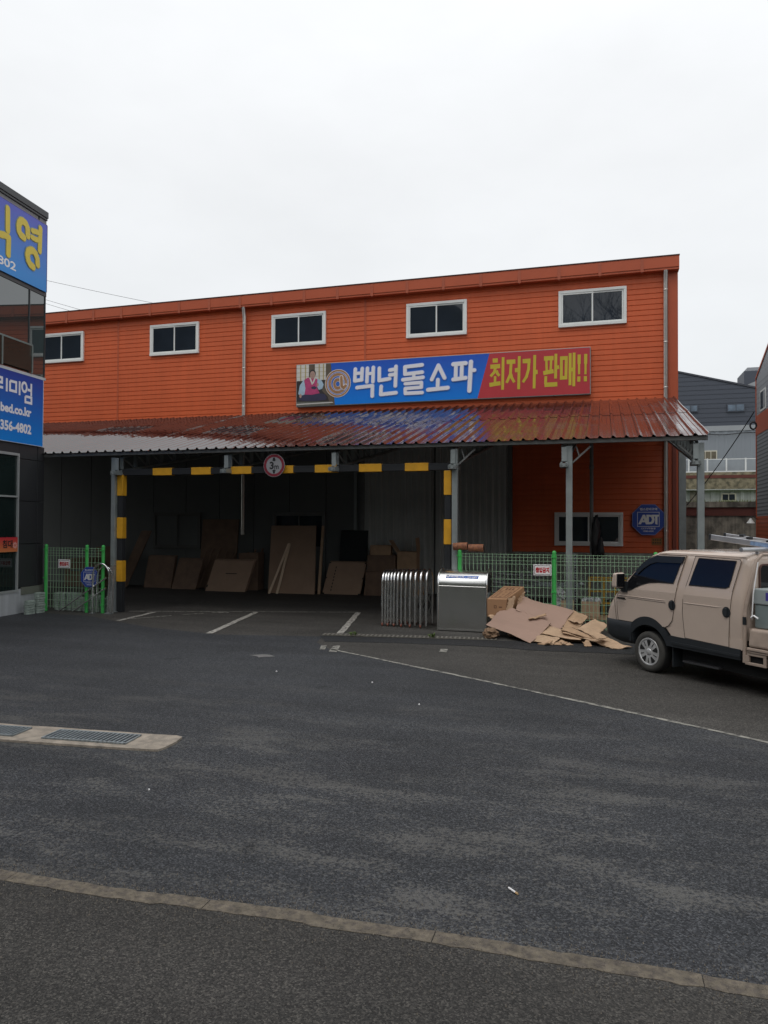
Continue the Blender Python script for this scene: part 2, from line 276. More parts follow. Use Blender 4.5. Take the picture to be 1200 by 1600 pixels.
class MB:
    def __init__(s): s.v = []; s.f = []; s.mi = []; s.sm = []
    def add(s, vs, fs, m=0, smooth=False):
        b = len(s.v); s.v += [tuple(v) for v in vs]
        for f in fs: s.f.append([b + i for i in f]); s.mi.append(m); s.sm.append(smooth)
        return s
    def quad(s, a, b, c, d, m=0): return s.add([a, b, c, d], [(0, 1, 2, 3)], m)
    def box(s, x0, x1, y0, y1, z0, z1, m=0):
        return s.add([(x0, y0, z0), (x1, y0, z0), (x1, y1, z0), (x0, y1, z0), (x0, y0, z1), (x1, y0, z1), (x1, y1, z1), (x0, y1, z1)],
                     [(0, 3, 2, 1), (4, 5, 6, 7), (0, 1, 5, 4), (1, 2, 6, 5), (2, 3, 7, 6), (3, 0, 4, 7)], m)
    def hull8(s, bot, top, m=0):
        return s.add(list(bot) + list(top), [(0, 3, 2, 1), (4, 5, 6, 7), (0, 1, 5, 4), (1, 2, 6, 5), (2, 3, 7, 6), (3, 0, 4, 7)], m)
    def beam(s, p, q, w_, h_, m=0, up=(0, 0, 1)):
        p = Vector(p); q = Vector(q); d = (q - p).normalized(); u = Vector(up)
        if abs(d.dot(u)) > 0.98: u = Vector((0, 1, 0))
        a = d.cross(u).normalized() * (w_ / 2); b = a.cross(d).normalized() * (h_ / 2)
        return s.hull8([p - a - b, p + a - b, p + a + b, p - a + b], [q - a - b, q + a - b, q + a + b, q - a + b], m)
    def tube(s, path, r, seg=8, m=0, closed=False, cap=True, smooth=True):
        P = [Vector(p) for p in path]; n = len(P); rings = []
        prev = None
        for i in range(n):
            if closed: d = (P[(i + 1) % n] - P[i - 1]).normalized()
            elif i == 0: d = (P[1] - P[0]).normalized()
            elif i == n - 1: d = (P[-1] - P[-2]).normalized()
            else: d = ((P[i + 1] - P[i]).normalized() + (P[i] - P[i - 1]).normalized()).normalized()
            if prev is None:
                u = Vector((0, 0, 1)) if abs(d.z) < 0.9 else Vector((0, 1, 0))
                a = d.cross(u).normalized()
            else:
                a = (prev - d * prev.dot(d)).normalized()
            prev = a; b = d.cross(a)
            rr = r[i] if isinstance(r, (list, tuple)) else r
            rings.append([P[i] + rr * (cos(2 * pi * k / seg) * a + sin(2 * pi * k / seg) * b) for k in range(seg)])
        vs = [v for R_ in rings for v in R_]; fs = []
        for i in range(n if closed else n - 1):
            j = (i + 1) % n
            for k in range(seg): fs.append((i * seg + k, i * seg + (k + 1) % seg, j * seg + (k + 1) % seg, j * seg + k))
        s.add(vs, fs, m, smooth)
        if cap and not closed:
            s.add(rings[0], [tuple(range(seg))[::-1]], m); s.add(rings[-1], [tuple(range(seg))], m)
        return s
    def prism(s, pts, off, m=0, mside=None):
        n = len(pts); off = Vector(off); A = [Vector(p) for p in pts]; B = [p + off for p in A]
        s.add(A + B, [tuple(range(n)), tuple(range(2 * n - 1, n - 1, -1))], m)
        s.add(A + B, [(i, i + n, (i + 1) % n + n, (i + 1) % n) for i in range(n)], m if mside is None else mside)
        return s
    def lathe(s, c, axis, prof, seg=32, m=0, smooth=True):
        """prof: list of (radius, along-axis)"""
        c = Vector(c); ax = Vector(axis).normalized(); u = Vector((0, 0, 1)) if abs(ax.z) < 0.9 else Vector((1, 0, 0))
        a = ax.cross(u).normalized(); b = ax.cross(a)
        vs = []
        for r, t in prof:
            for k in range(seg): vs.append(c + ax * t + r * (cos(2 * pi * k / seg) * a + sin(2 * pi * k / seg) * b))
        fs = []
        for i in range(len(prof) - 1):
            for k in range(seg): fs.append((i * seg + k, (i + 1) * seg + k, (i + 1) * seg + (k + 1) % seg, i * seg + (k + 1) % seg))
        return s.add(vs, fs, m, smooth)
    def blob(s, c, r, seed=0, amp=0.3, m=0, sub=2, smooth=True, freq=1.7):
        bm = bmesh.new(); bmesh.ops.create_icosphere(bm, subdivisions=sub, radius=1)
        vs = []
        for v in bm.verts:
            k = 1 + amp * mnoise.noise(v.co * freq + Vector((seed * 3.1, seed, 0)))
            vs.append((c[0] + r[0] * v.co.x * k, c[1] + r[1] * v.co.y * k, c[2] + r[2] * v.co.z * k))
        fs = [tuple(v.index for v in f.verts) for f in bm.faces]; bm.free()
        return s.add(vs, fs, m, smooth)
    def build(s, name, mats, parent=None, origin=None, bevel=0.0, bseg=2, solid=0.0):
        if not isinstance(mats, (list, tuple)): mats = [mats]
        off = Vector((0, 0, 0)); loc = Vector((0, 0, 0))
        if parent is not None:
            r = root_of(parent)
            if r not in ROT: off = Vector(r.location)
        elif origin is not None: off = Vector(origin); loc = off
        me = bpy.data.meshes.new(name)
        me.from_pydata([Vector(v) - off for v in s.v], [], s.f)
        for m in mats: me.materials.append(m)
        me.polygons.foreach_set('material_index', s.mi); me.polygons.foreach_set('use_smooth', s.sm)
        me.update()
        o = bpy.data.objects.new(name, me); COL.objects.link(o)
        if parent is not None: o.parent = parent
        else: o.location = loc
        if solid:
            md = o.modifiers.new('thick', 'SOLIDIFY'); md.thickness = solid
        if bevel:
            md = o.modifiers.new('bevel', 'BEVEL'); md.width = bevel; md.segments = bseg; md.limit_method = 'ANGLE'; md.angle_limit = radians(40)
        return o

_txt = {}
def glyphs(body, bold):
    k = (body, bold)
    if k not in _txt:
        c = bpy.data.curves.new('t', 'FONT'); c.body = body; c.size = 1; c.offset = bold; c.resolution_u = 3
        o = bpy.data.objects.new('t', c); COL.objects.link(o); dg = bpy.context.evaluated_depsgraph_get()
        me = bpy.data.meshes.new_from_object(o.evaluated_get(dg))
        V = [tuple(v.co[:2]) for v in me.vertices]; Fc = [tuple(p.vertices) for p in me.polygons]
        bpy.data.objects.remove(o); bpy.data.curves.remove(c); bpy.data.meshes.remove(me)
        xs = [v[0] for v in V]; ys = [v[1] for v in V]; x0, x1, y0, y1 = min(xs), max(xs), min(ys), max(ys)
        _txt[k] = ([((x - x0) / (x1 - x0), (y - y0) / (y1 - y0)) for x, y in V], Fc)
    return _txt[k]

def text(mb, body, bl, right, up, wd, hg, m=0, bold=0.01):
    """flat lettering fitted to a box: bl = bottom-left corner, wd x hg metres"""
    V, Fc = glyphs(body, bold); bl = Vector(bl); right = Vector(right); up = Vector(up)
    mb.add([bl + right * (x * wd) + up * (y * hg) for x, y in V], Fc, m)

def strokes(mb, sts, fn, nrm, m=0, k=1.0, grow=0.0, cap='round', lift=0.0, start=0):
    """thick pen strokes laid flat on a sign face; fn maps (a,z) to the face, nrm points out of it"""
    nrm = Vector(nrm); c = start
    for w_, pts in sts:
        h = w_ * k / 2 + grow
        P = [Vector(p) for p in pts]
        for i in range(len(P) - 1):
            a, b = P[i], P[i + 1]; d = (b - a).normalized(); q = Vector((-d.y, d.x)) * h
            ex = d * (h if cap == 'square' and i > 0 else (grow if cap == 'square' else 0))
            ex2 = d * (grow if cap == 'square' else 0)
            c += 1; L_ = nrm * (lift + 0.00012 * c)
            mb.add([Vector(fn(*p)) + L_ for p in (a - ex - q, b + ex2 - q, b + ex2 + q, a - ex + q)], [(0, 1, 2, 3)], m)
        if cap == 'round':
            for p in P:
                c += 1; L_ = nrm * (lift + 0.00012 * c)
                mb.add([Vector(fn(p.x + h * cos(t * pi / 6), p.y + h * sin(t * pi / 6))) + L_ for t in range(12)], [tuple(range(12))], m)
    return c

def copy_thing(o, loc, rz=None, label=None):
    c = o.copy(); COL.objects.link(c); c.location = loc
    if rz is not None: c.rotation_euler = (0, 0, rz)
    if label: c['label'] = label
    for ch in list(o.children):
        d = ch.copy(); COL.objects.link(d); d.parent = c
        for g in list(ch.children):
            e_ = g.copy(); COL.objects.link(e_); e_.parent = d
    return c

def struct(name, mb, mats, **k):
    return tag(mb.build(name, mats, **k), kind='structure')

ORD = ['first', 'second', 'third', 'fourth', 'fifth', 'sixth', 'seventh', 'eighth', 'ninth', 'tenth', 'eleventh', 'twelfth', 'thirteenth']

# ================================================================== THE SETTING
def sheet(name, pts, z, m, jitter=0.0, sub=1):
    P = []
    n = len(pts)
    for i in range(n):
        a = Vector(pts[i]); b = Vector(pts[(i + 1) % n])
        for k in range(sub):
            p = a.lerp(b, k / sub)
            if jitter: p = p + Vector((random.uniform(-jitter, jitter), random.uniform(-jitter, jitter)))
            P.append((p.x, p.y, z))
    mb = MB(); mb.add(P, [tuple(range(len(P)))])
    return struct(name, mb, m)

g = MB(); g.quad((-500, -500, 0), (500, -500, 0), (500, 500, 0), (-500, 500, 0)); struct('ground', g, A_OLD)

# kerb line in the foreground, road beyond it, browner pavement on the camera's side
def kerb_y(x): return 3.80 + 0.0 * x + 0.028 * x + (0.012 * (x - 0.76) if x > 0.76 else 0) - 0.018 * sin(1.7 * x) + (0.02 if -2.4 < x < -1.5 else 0)
KX = [-14 + i * 0.05 for i in range(510)]
far = []; near = []
for x in KX:
    far.append((x, kerb_y(x) + 0.06 + .014 * mnoise.noise(Vector((x * 2.1, 0, 0))) + .014 * mnoise.noise(Vector((x * 11, 3, 0)))))
    near.append((x, kerb_y(x) - 0.052 + .014 * mnoise.noise(Vector((x * 1.7, 5, 0))) + .016 * mnoise.noise(Vector((x * 10, 8, 0)))))
road = [(-14.5, 4.7), (7.05, 4.7), (4.0, 6.62), (1.57, 8.14), (0.3, 8.98), (-0.89, 9.74), (-2.0, 10.44), (-3.06, 11.08), (-4.51, 11.98)]
road += [(-5.0, 12.6), (-5.15, 13.3), (-7.2, 12.9), (-9.0, 13.35), (-10.2, 13.9), (-11.4, 14.55), (-13.2, 14.75), (-14.5, 14.4)]
r_ = MB(); r_.add([(x, y, 0.004) for x, y in road], [tuple(range(len(road)))])
for i in range(len(KX) - 1):
    if KX[i + 1] < 7.05: r_.quad((KX[i], far[i][1] - .03, .004), (KX[i + 1], far[i + 1][1] - .03, .004), (KX[i + 1], 4.7, .004), (KX[i], 4.7, .004))
struct('road', r_, A_ROAD)
r_ = MB()
for i in range(len(KX) - 1): r_.quad((KX[i], -14, .004), (KX[i + 1], -14, .004), (KX[i + 1], near[i + 1][1] + .02, .004), (KX[i], near[i][1] + .02, .004))
struct('pavement', r_, A_FRONT)
k_ = MB()
for i in range(len(KX) - 1):
    if i % 26 == 3: continue_gap = 0.005
    else: continue_gap = 0.0
    a, b, c, d = near[i], near[i + 1], far[i + 1], far[i]
    t = 0.0075 + .0012 * mnoise.noise(Vector((x_ := far[i][0], 1, 2)))
    k_.hull8([(a[0] + continue_gap, a[1], -0.02), (b[0], b[1], -0.02), (c[0], c[1], -0.02), (d[0] + continue_gap, d[1], -0.02)],
             [(a[0] + continue_gap, a[1], t), (b[0], b[1], t), (c[0], c[1], t), (d[0] + continue_gap, d[1], t)])
struct('kerb', k_, KERB)

# loose grit along the kerb
gr = MB()
for i in range(2600):
    x = random.uniform(-4.5, 2.5); y = kerb_y(x) + random.choice([random.gauss(0.08, 0.03), random.gauss(-0.07, 0.06), random.gauss(0.02, 0.3)])
    r = random.uniform(0.0015, 0.005)
    gr.add([(x + r * cos(a + .3 * i), y + r * sin(a + .3 * i), 0.005 + (0.006 if abs(y - kerb_y(x)) < .07 else 0)) for a in (0, 2.1, 4.2)] + [(x, y, 0.012 + r)], [(0, 1, 3), (1, 2, 3), (2, 0, 3)])
tag(gr.build('grit', [mat('grit_stone', (0.2, 0.175, 0.145), 0.9, var=0.5, scale=60)]), 'loose grit scattered along the concrete kerb line', 'grit', kind='stuff')

ch = MB(); rc = random.Random(3)
for i in range(3200):
    x = rc.uniform(-4.6, 2.6); y = kerb_y(x) + .07 + abs(rc.gauss(0, .16)); r = rc.uniform(.003, .0085); a0 = rc.uniform(0, 6)
    ch.add([(x + r * cos(a0 + a), y + r * rc.uniform(.6, 1) * sin(a0 + a), .004) for a in (0, 1.6, 3.1, 4.7)] + [(x + r * .3 * cos(a0), y + r * .3 * sin(a0), .004 + r * rc.uniform(.5, .9))], [(0, 1, 4), (1, 2, 4), (2, 3, 4), (3, 0, 4)])
tag(ch.build('chippings', [mat('dark_chipping', (.05, .05, .052), .85, var=.7, scale=90)]), 'coarse dark chippings along the road side of the concrete kerb', 'chippings', kind='stuff')

pt_ = [(-5.25, 13.36), (-1.9, 13.82), (.2, 14.1), (2.6, 14.4), (2.6, 13.3), (.25, 13.02), (-1.1, 12.98), (-2.4, 13.1), (-3.6, 12.95), (-4.9, 12.75)]
P_ = []
for i in range(len(pt_)):
    a = Vector(pt_[i]); b = Vector(pt_[(i + 1) % len(pt_)])
    for k in range(5): P_.append(a.lerp(b, k / 5) + Vector((random.uniform(-.02, .02), random.uniform(-.03, .03))))
r_ = MB(); r_.add([(p.x, p.y, 0.0055) for p in P_], [tuple(range(len(P_)))]); struct('road_patch', r_, asphalt('asphalt_patch', (.009, .0095, .011), (.02, .021, .023), (.06, .062, .065), (.06, .06, .06), 1.3, .2, agg=110))

# painted lines
def line(pts, wd, z=0.008, m=PAINT, breaks=0.0, name='painted_line'):
    mb = MB(); P = [Vector(p) for p in pts]
    for i in range(len(P) - 1):
        a, b = P[i], P[i + 1]; d = (b - a); n = max(1, int(d.length / 0.22)); u = d.normalized(); q = Vector((-u.y, u.x))
        pr = None
        for k in range(n + 1):
            p = a + d * k / n; hw = wd / 2
            e1 = p + q * (hw + random.uniform(-.012, .008)); e2 = p - q * (hw + random.uniform(-.012, .008))
            if pr and random.random() >= breaks:
                mb.quad((pr[1].x, pr[1].y, z), (e2.x, e2.y, z), (e1.x, e1.y, z), (pr[0].x, pr[0].y, z))
            pr = (e1, e2)
    return struct(name, mb, m)
line([(-11.12, 15.62), (-8.9, 16.3), (-5.74, 17.22)], 0.09, m=PAINT2)
line([(-10.28, 14.02), (-10.35, 14.8), (-10.45, 15.68)], 0.13)
line([(-10.2, 14.4), (-9.4, 15.6), (-9.0, 16.1)], 0.07, m=PAINT2, breaks=0.2)
line([(-7.41, 12.97), (-8.11, 16.43)], 0.14)
line([(-4.93, 13.58), (-5.74, 17.22)], 0.14)
line([(-4.36, 11.72), (-4.52, 12.36)], 0.14, m=PAINT2)
line([(-4.62, 11.9), (-4.74, 12.3)], 0.11, m=PAINT2)
line([(-4.51, 11.99), (-3.06, 11.1), (-2.0, 10.46), (-0.89, 9.76), (0.3, 9.0), (1.57, 8.16)], 0.065, m=PAINT2)
line([(1.57, 8.16), (4.0, 6.64), (7.0, 4.77)], 0.075, m=PAINT2, breaks=0.1)
line([(-2.6, 12.28), (-2.63, 12.6)], 0.13, m=PAINT2)
line([(-2.45, 11.55), (-2.5, 11.8)], 0.09, m=PAINT2, breaks=0.4)
line([(-9.1, 16.05), (-8.7, 16.15)], 0.12, m=PAINT2)
sheet('concrete_patch', [(-5.55, 11.02), (-5.3, 10.88), (-5.1, 11.05), (-5.3, 11.16)], 0.009, mat('patch_grey', (0.16, 0.155, 0.15), 0.85, var=0.25, scale=9), 0.02, 3)

# tiny white cigarette stub on the road
cg = MB(); cg.tube([(-0.535, 4.43, 0.012), (-0.49, 4.385, 0.012)], 0.006, 8); cg.tube([(-0.49, 4.385, 0.012), (-0.475, 4.37, 0.012)], 0.0062, 8, m=1)
tag(cg.build('cigarette_stub', [WHITEV, mat('filter_tan', (0.45, 0.3, 0.15), 0.8)], origin=(-0.5, 4.4, 0)), 'small white cigarette stub lying on the dark road near the kerb', 'litter')
for i, (x, y, s_) in enumerate([(-4.55, 9.9, .014), (-2.1, 8.6, .012), (-3.5, 5.2, .008), (-3.0, 9.6, .012)]):
    lt = MB(); lt.blob((x, y, 0.012), (s_, s_ * .7, .012), i, .5, sub=1)
    tag(lt.build('paper_scrap', WHITEV, origin=(x, y, 0)), ['white paper scrap on the road, farthest of four', 'white paper scrap on the road left of the truck', 'white paper scrap on the road in front of the drain apron', 'white paper scrap near the middle of the road'][i], 'litter')

# drain apron on the left with two steel grates
ap = thing('drain_apron', 'pale concrete drain apron with two steel grates set into the road', 'drain', (-6.5, 6.2, 0))
u = Vector((0.9965, 0.084, 0)); q = Vector((-0.084, 0.9965, 0)); o_ = Vector((-4.02, 6.08, 0))
def ap_pt(s_, t_, z): p = o_ - u * s_ + q * t_; return (p.x, p.y, z)
mb = MB()
edge = [(0, 0.03), (-.03, .12)] + [(-.045, .3), (-0.03, .47), (.05, .5)]
for s_ in [x * .35 for x in range(1, 22)]: edge.append((s_, .5 + random.uniform(-.012, .012)))
for s_ in [x * .35 for x in range(21, 0, -1)]: edge.append((s_, 0.0 + random.uniform(-.012, .012)))
mb.prism([ap_pt(a, b, -0.03) for a, b in edge], (0, 0, 0.055)); mb.build('concrete_slab', CONC, ap, bevel=0.012)
for (s0, s1) in ((0.38, 1.28), (1.62, 2.5), (2.9, 3.8)):
    gm = MB()
    gm.add([ap_pt(s0, .1, .0262), ap_pt(s1, .1, .0262), ap_pt(s1, .40, .0262), ap_pt(s0, .40, .0262)], [(0, 1, 2, 3)], 1)
    for (t0, t1) in ((.1, .118), (.382, .4)):
        gm.hull8([ap_pt(s0, t0, .027), ap_pt(s1, t0, .027), ap_pt(s1, t1, .027), ap_pt(s0, t1, .027)], [ap_pt(s0, t0, .042), ap_pt(s1, t0, .042), ap_pt(s1, t1, .042), ap_pt(s0, t1, .042)])
    n = 19
    for k in range(n + 1):
        s_ = s0 + (s1 - s0) * k / n
        gm.hull8([ap_pt(s_, .1, .028), ap_pt(s_ + .014, .1, .028), ap_pt(s_ + .014, .4, .028), ap_pt(s_, .4, .028)], [ap_pt(s_, .1, .0405), ap_pt(s_ + .014, .1, .0405), ap_pt(s_ + .014, .4, .0405), ap_pt(s_, .4, .0405)])
    gm.build('drain_grate', [mat('grate_steel', (0.3, 0.34, 0.36), 0.45, metal=0.5, var=0.2, scale=9), SEAM], ap)

# trench drain in front of the folding gate
td = thing('trench_drain', 'long narrow trench drain grating in front of the folding gate', 'drain', (-3.6, 13.62, 0))
a = Vector((-5.2, 13.42, 0)); b = Vector((-1.9, 13.86, 0)); u = (b - a).normalized(); q = Vector((-u.y, u.x, 0)); ln = (b - a).length
mb = MB(); mb.add([tuple(a + Vector((0, 0, .0075))), tuple(b + Vector((0, 0, .0075))), tuple(b + q * .25 + Vector((0, 0, .0075))), tuple(a + q * .25 + Vector((0, 0, .0075)))], [(0, 1, 2, 3)], 1)
for t0 in (0, .115, .23): mb.beam(a + q * (t0 + .01) + Vector((0, 0, .012)), b + q * (t0 + .01) + Vector((0, 0, .012)), .02, .012)
k = 0.0
while k < ln: mb.beam(a + u * k + q * .02 + Vector((0, 0, .012)), a + u * k + q * .235 + Vector((0, 0, .012)), .034, .01); k += 0.085
mb.build('grating', [mat('trench_iron', (0.16, 0.15, 0.13), 0.7, metal=.1, var=.3, scale=9), SEAM], td)

# weeds growing from the trench drain
for i, (x, y) in enumerate([(-3.12, 13.75), (-4.62, 13.52)]):
    wd = MB()
    for k in range(26):
        an = random.uniform(0, 2 * pi); l_ = random.uniform(.04, .1); h_ = random.uniform(.03, .11); c = (x + random.uniform(-.05, .05), y + random.uniform(-.03, .03), .012)
        tip = (c[0] + l_ * cos(an), c[1] + l_ * sin(an), .012 + h_); q2 = Vector((-sin(an), cos(an), 0)) * .012
        mid = Vector(c).lerp(Vector(tip), .5) + Vector((0, 0, .02))
        wd.add([c, mid + q2, tip, mid - q2], [(0, 1, 2, 3)])
    tag(wd.build('weed', WEED, origin=(x, y, 0)), ['small green weed in the trench drain below the steel gate housing', 'small green weed at the left end of the trench drain'][i], 'weed')

# unseen hillside added to block low sky and darken the canopy; windows mirror it
hm = MB(); rows = 14; cols = 60; vs = []
for j in range(rows):
    for i in range(cols + 1):
        x = -150 + i * 5; t = j / (rows - 1)
        top = 10 + 18 / (1 + math.exp((x + 8) / 6.0)) + 3.5 * mnoise.noise(Vector((x * .09, 3, 0))) + 1.6 * mnoise.noise(Vector((x * .4, 9, 0)))
        z = top * sin(t * pi / 2) ** 0.8 + (1.3 * mnoise.noise(Vector((x * .5, t * 9, 1))) if 0 < j else 0)
        vs.append((x, -15 - 18 * t + 2.0 * mnoise.noise(Vector((x * .3, t * 7, 4))), max(-0.5, z) if j else -0.5))
hm.add(vs, [(j * (cols + 1) + i, j * (cols + 1) + i + 1, (j + 1) * (cols + 1) + i + 1, (j + 1) * (cols + 1) + i) for j in range(rows - 1) for i in range(cols)], 0, True)
struct('sky_block_hill', hm, SKYBLOCKM)

bt = thing('bare_tree', 'tall bare tree behind the photographer, mirrored in the right upper warehouse window', 'tree', (-1.2, -9, 0))
tm = MB(); rt = random.Random(5); tw = MB()
def branch(p, d, ln, r, lv):
    q = p + d * ln; m_ = p.lerp(q, .5) + Vector((rt.uniform(-.06, .06), rt.uniform(-.06, .06), 0)) * ln
    (tm if lv < 2 else tw).tube([p, m_, q], [r, r * .85, r * .7], 6 if lv < 2 else 4, cap=False)
    if lv >= 6: return
    for k in range(3 if lv else 4):
        ax = Vector((rt.uniform(-1, 1), rt.uniform(-1, 1), rt.uniform(-.25, .75))).normalized(); nd = (d * .75 + ax * .75).normalized()
        branch(p.lerp(q, rt.uniform(.7, 1)), nd, ln * rt.uniform(.62, .8), r * .58, lv + 1)
branch(Vector((-1.2, -9, 0)), Vector((0, 0, 1)), 7.5, .26, 0)
BARK = mat('bark', (.07, .06, .05), .9); tm.build('trunk', BARK, bt); tw.build('crown', BARK, bt)

# ================================================================== ORANGE WAREHOUSE
WY = 22.55
wh = thing('warehouse', 'large orange metal clad warehouse with a row of high windows behind the canopy', 'warehouse', (-10, WY, 0))
def siding(mb, x0, x1, z0, z1, y, pitch=0.155, dep=0.016, m=0):
    """horizontal lap siding: each board leans out to a lip over a shadow groove"""
    z = z0; prof = []
    while z < z1 - 1e-4:
        t = min(z + pitch, z1)
        prof += [(y, z), (y - dep, z + 0.018), (y - dep * .8, t - .012), (y, t - .004)]
        z = t
    prof.append((y, z1))
    n = len(prof); vs = [(x0, a, b) for a, b in prof] + [(x1, a, b) for a, b in prof]
    mb.add(vs, [(i, i + n, i + n + 1, i + 1) for i in range(n - 1)], m)
seams = [-26.0, -16.61, -7.33, 1.80]
mb = MB()
for i in range(3): siding(mb, seams[i] + .02, seams[i + 1] - .02, 5.6, 9.46, WY)
mb.build('upper_siding', ORANGE, wh)
mb = MB(); siding(mb, -2.62, 1.80, 1.36, 5.62, WY); mb.build('lower_siding', ORANGE, wh)
for x in seams[1:3]:
    mb = MB(); mb.box(x - .035, x + .035, WY - .022, WY + .02, 5.6, 9.46); mb.build('joint_strip', ORANGE2, wh)
mb = MB(); mb.box(1.81, 2.06, WY - .03, WY + .2, 1.36, 9.44); mb.box(1.79, 1.83, WY - .045, WY - .02, 1.36, 9.44); mb.build('corner_trim', ORANGE2, wh, bevel=.006)
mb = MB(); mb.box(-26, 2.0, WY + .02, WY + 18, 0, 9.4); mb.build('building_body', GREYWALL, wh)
mb = MB(); mb.box(-26.2, 2.08, WY - .26, WY + 18, 9.5, 9.82)
mb.prism([(-26.2, WY - .24, 9.44), (2.08, WY - .24, 9.44), (2.08, WY + .1, 9.44), (-26.2, WY + .1, 9.44)], (0, 0, .07))
mb.build('fascia', ORANGE2, wh, bevel=.008)
x = -25.6; FJ = mat('orange_joint', (0.40, 0.085, 0.035), 0.5, var=.1)
while x < 2:
    mb = MB(); mb.box(x - .045, x + .045, WY - .27, WY - .25, 9.42, 9.8); mb.box(x - .02, x + .02, WY - .25, WY - .16, 9.40, 9.44); mb.build('fascia_joint', FJ, wh); x += 1.16
mb = MB(); mb.box(-26.25, 2.09, WY - .275, WY + 18.2, 9.822, 9.85); mb.build('roof_coping', COPING, wh)
# downpipes
for x, zb in ((-11.58, 1.8), (1.72, 0.1)):
    mb = MB(); mb.tube([(x, WY - .2, 9.45), (x, WY - .17, 9.3), (x, WY - .12, 9.12), (x, WY - .12, zb)], .058, 12)
    for z in (8.9, 7.4, 6.1, 4.6, 3.1, 2.0): mb.lathe((x, WY - .12, z), (0, 0, 1), [(.058, -.02), (.066, -.02), (.066, .02), (.058, .02)], 12)
    o = mb.build('downpipe', PIPE, wh)
mb = MB(); mb.box(1.9, 2.0, WY - .09, WY - .035, 0, 5.4); mb.build('corner_flashing', mat('dark_orange_flash', (0.2, 0.04, 0.02), .5), wh)
mb = MB(); mb.box(2.065, 2.26, WY - .05, WY + .15, 0, 5.5); mb.build('column', GALV, wh, bevel=.008)
# windows
def slider(root, x0, x1, z0, z1, y, name='window', fm=ALU, pm=PANE, tall=False):
    fw = .085
    mb = MB()
    mb.box(x0, x1, y - .07, y + .02, z1 - fw, z1); mb.box(x0, x1, y - .085, y + .02, z0, z0 + fw)
    mb.box(x0, x0 + fw, y - .07, y + .02, z0 + fw, z1 - fw); mb.box(x1 - fw, x1, y - .07, y + .02, z0 + fw, z1 - fw)
    f = mb.build(name, fm, root, bevel=.006)
    xm = (x0 + x1) / 2; mb = MB(); s_ = .045
    for (a, b, yy) in ((x0 + fw, xm + .03, y - .058), (xm - .035, x1 - fw, y - .04)):
        mb.box(a, b, yy, yy + .024, z1 - fw - s_, z1 - fw - .002); mb.box(a, b, yy, yy + .024, z0 + fw + .002, z0 + fw + s_)
        mb.box(a + .002, a + s_, yy + .001, yy + .023, z0 + fw + s_, z1 - fw - s_); mb.box(b - s_, b - .002, yy + .001, yy + .023, z0 + fw + s_, z1 - fw - s_)
    mb.build('sash', fm, f, bevel=.004)
    for (a, b, yy) in ((x0 + fw + s_, xm + .03 - s_, y - .045), (xm - .035 + s_, x1 - fw - s_, y - .027)):
        mb = MB(); mb.quad((a - .01, yy, z0 + fw + .03), (b + .01, yy, z0 + fw + .03), (b + .01, yy, z1 - fw - .03), (a - .01, yy, z1 - fw - .03)); mb.build('pane', pm, f)
for xc in (-23.7, -19.02, -14.31, -9.64, -4.99, -0.30): slider(wh, xc - .965, xc + .965, 8.04, 9.13, WY - .01)
slider(wh, -1.38, 0.56, 1.56, 2.54, WY - .01)
# lower part: concrete base, ribbed sliding doors, grey wall panels with two windows
mb = MB(); mb.box(-2.62, 2.02, WY - .05, WY + .1, 0, 1.36); mb.build('concrete_base', mat('base_concrete', (0.3, 0.32, 0.28), .85, var=.25, scale=2, bump=.3, streak=.3), wh)
def ribbed(mb, x0, x1, z0, z1, y, pitch=.2, dep=.05):
    x = x0; pr = []
    while x < x1 - .001:
        t = min(x + pitch, x1); w_ = t - x
        pr += [(x, y), (x + w_ * .55, y), (x + w_ * .65, y - dep), (x + w_ * .9, y - dep)]; x = t
    pr.append((x1, y)); n = len(pr)
    mb.add([(a, b, z0) for a, b in pr] + [(a, b, z1) for a, b in pr], [(i, i + 1, n + i + 1, n + i) for i in range(n - 1)])
for a, b in ((-7.3, -5.04), (-4.98, -2.76)):
    mb = MB(); ribbed(mb, a, b, 0.02, 5.3, WY - .1); mb.box(a, b, WY - .08, WY - .02, .02, 5.3); mb.build('sliding_door', GREYDOOR, wh)
mb = MB(); mb.box(-2.76, -2.62, WY - .14, WY + .02, 0, 5.7); mb.box(-7.42, -7.3, WY - .14, WY + .02, 0, 5.7); mb.box(-7.3, -2.76, WY - .15, WY - .02, 5.3, 5.5); mb.build('door_frame', GALVD, wh)
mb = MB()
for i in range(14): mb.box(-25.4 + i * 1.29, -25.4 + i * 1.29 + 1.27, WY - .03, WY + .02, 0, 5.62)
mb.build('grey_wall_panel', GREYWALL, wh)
slider(wh, -15.05, -13.2, 1.3, 2.55, WY - .03, fm=DIMF, pm=GREYWALL); slider(wh, -10.5, -8.64, 1.3, 2.56, WY - .03, fm=GALVD)
mb = MB(); mb.box(-7.66, -7.56, WY - .1, WY - .03, 1.7, 4.9); mb.build('wall_post', GALV, wh)

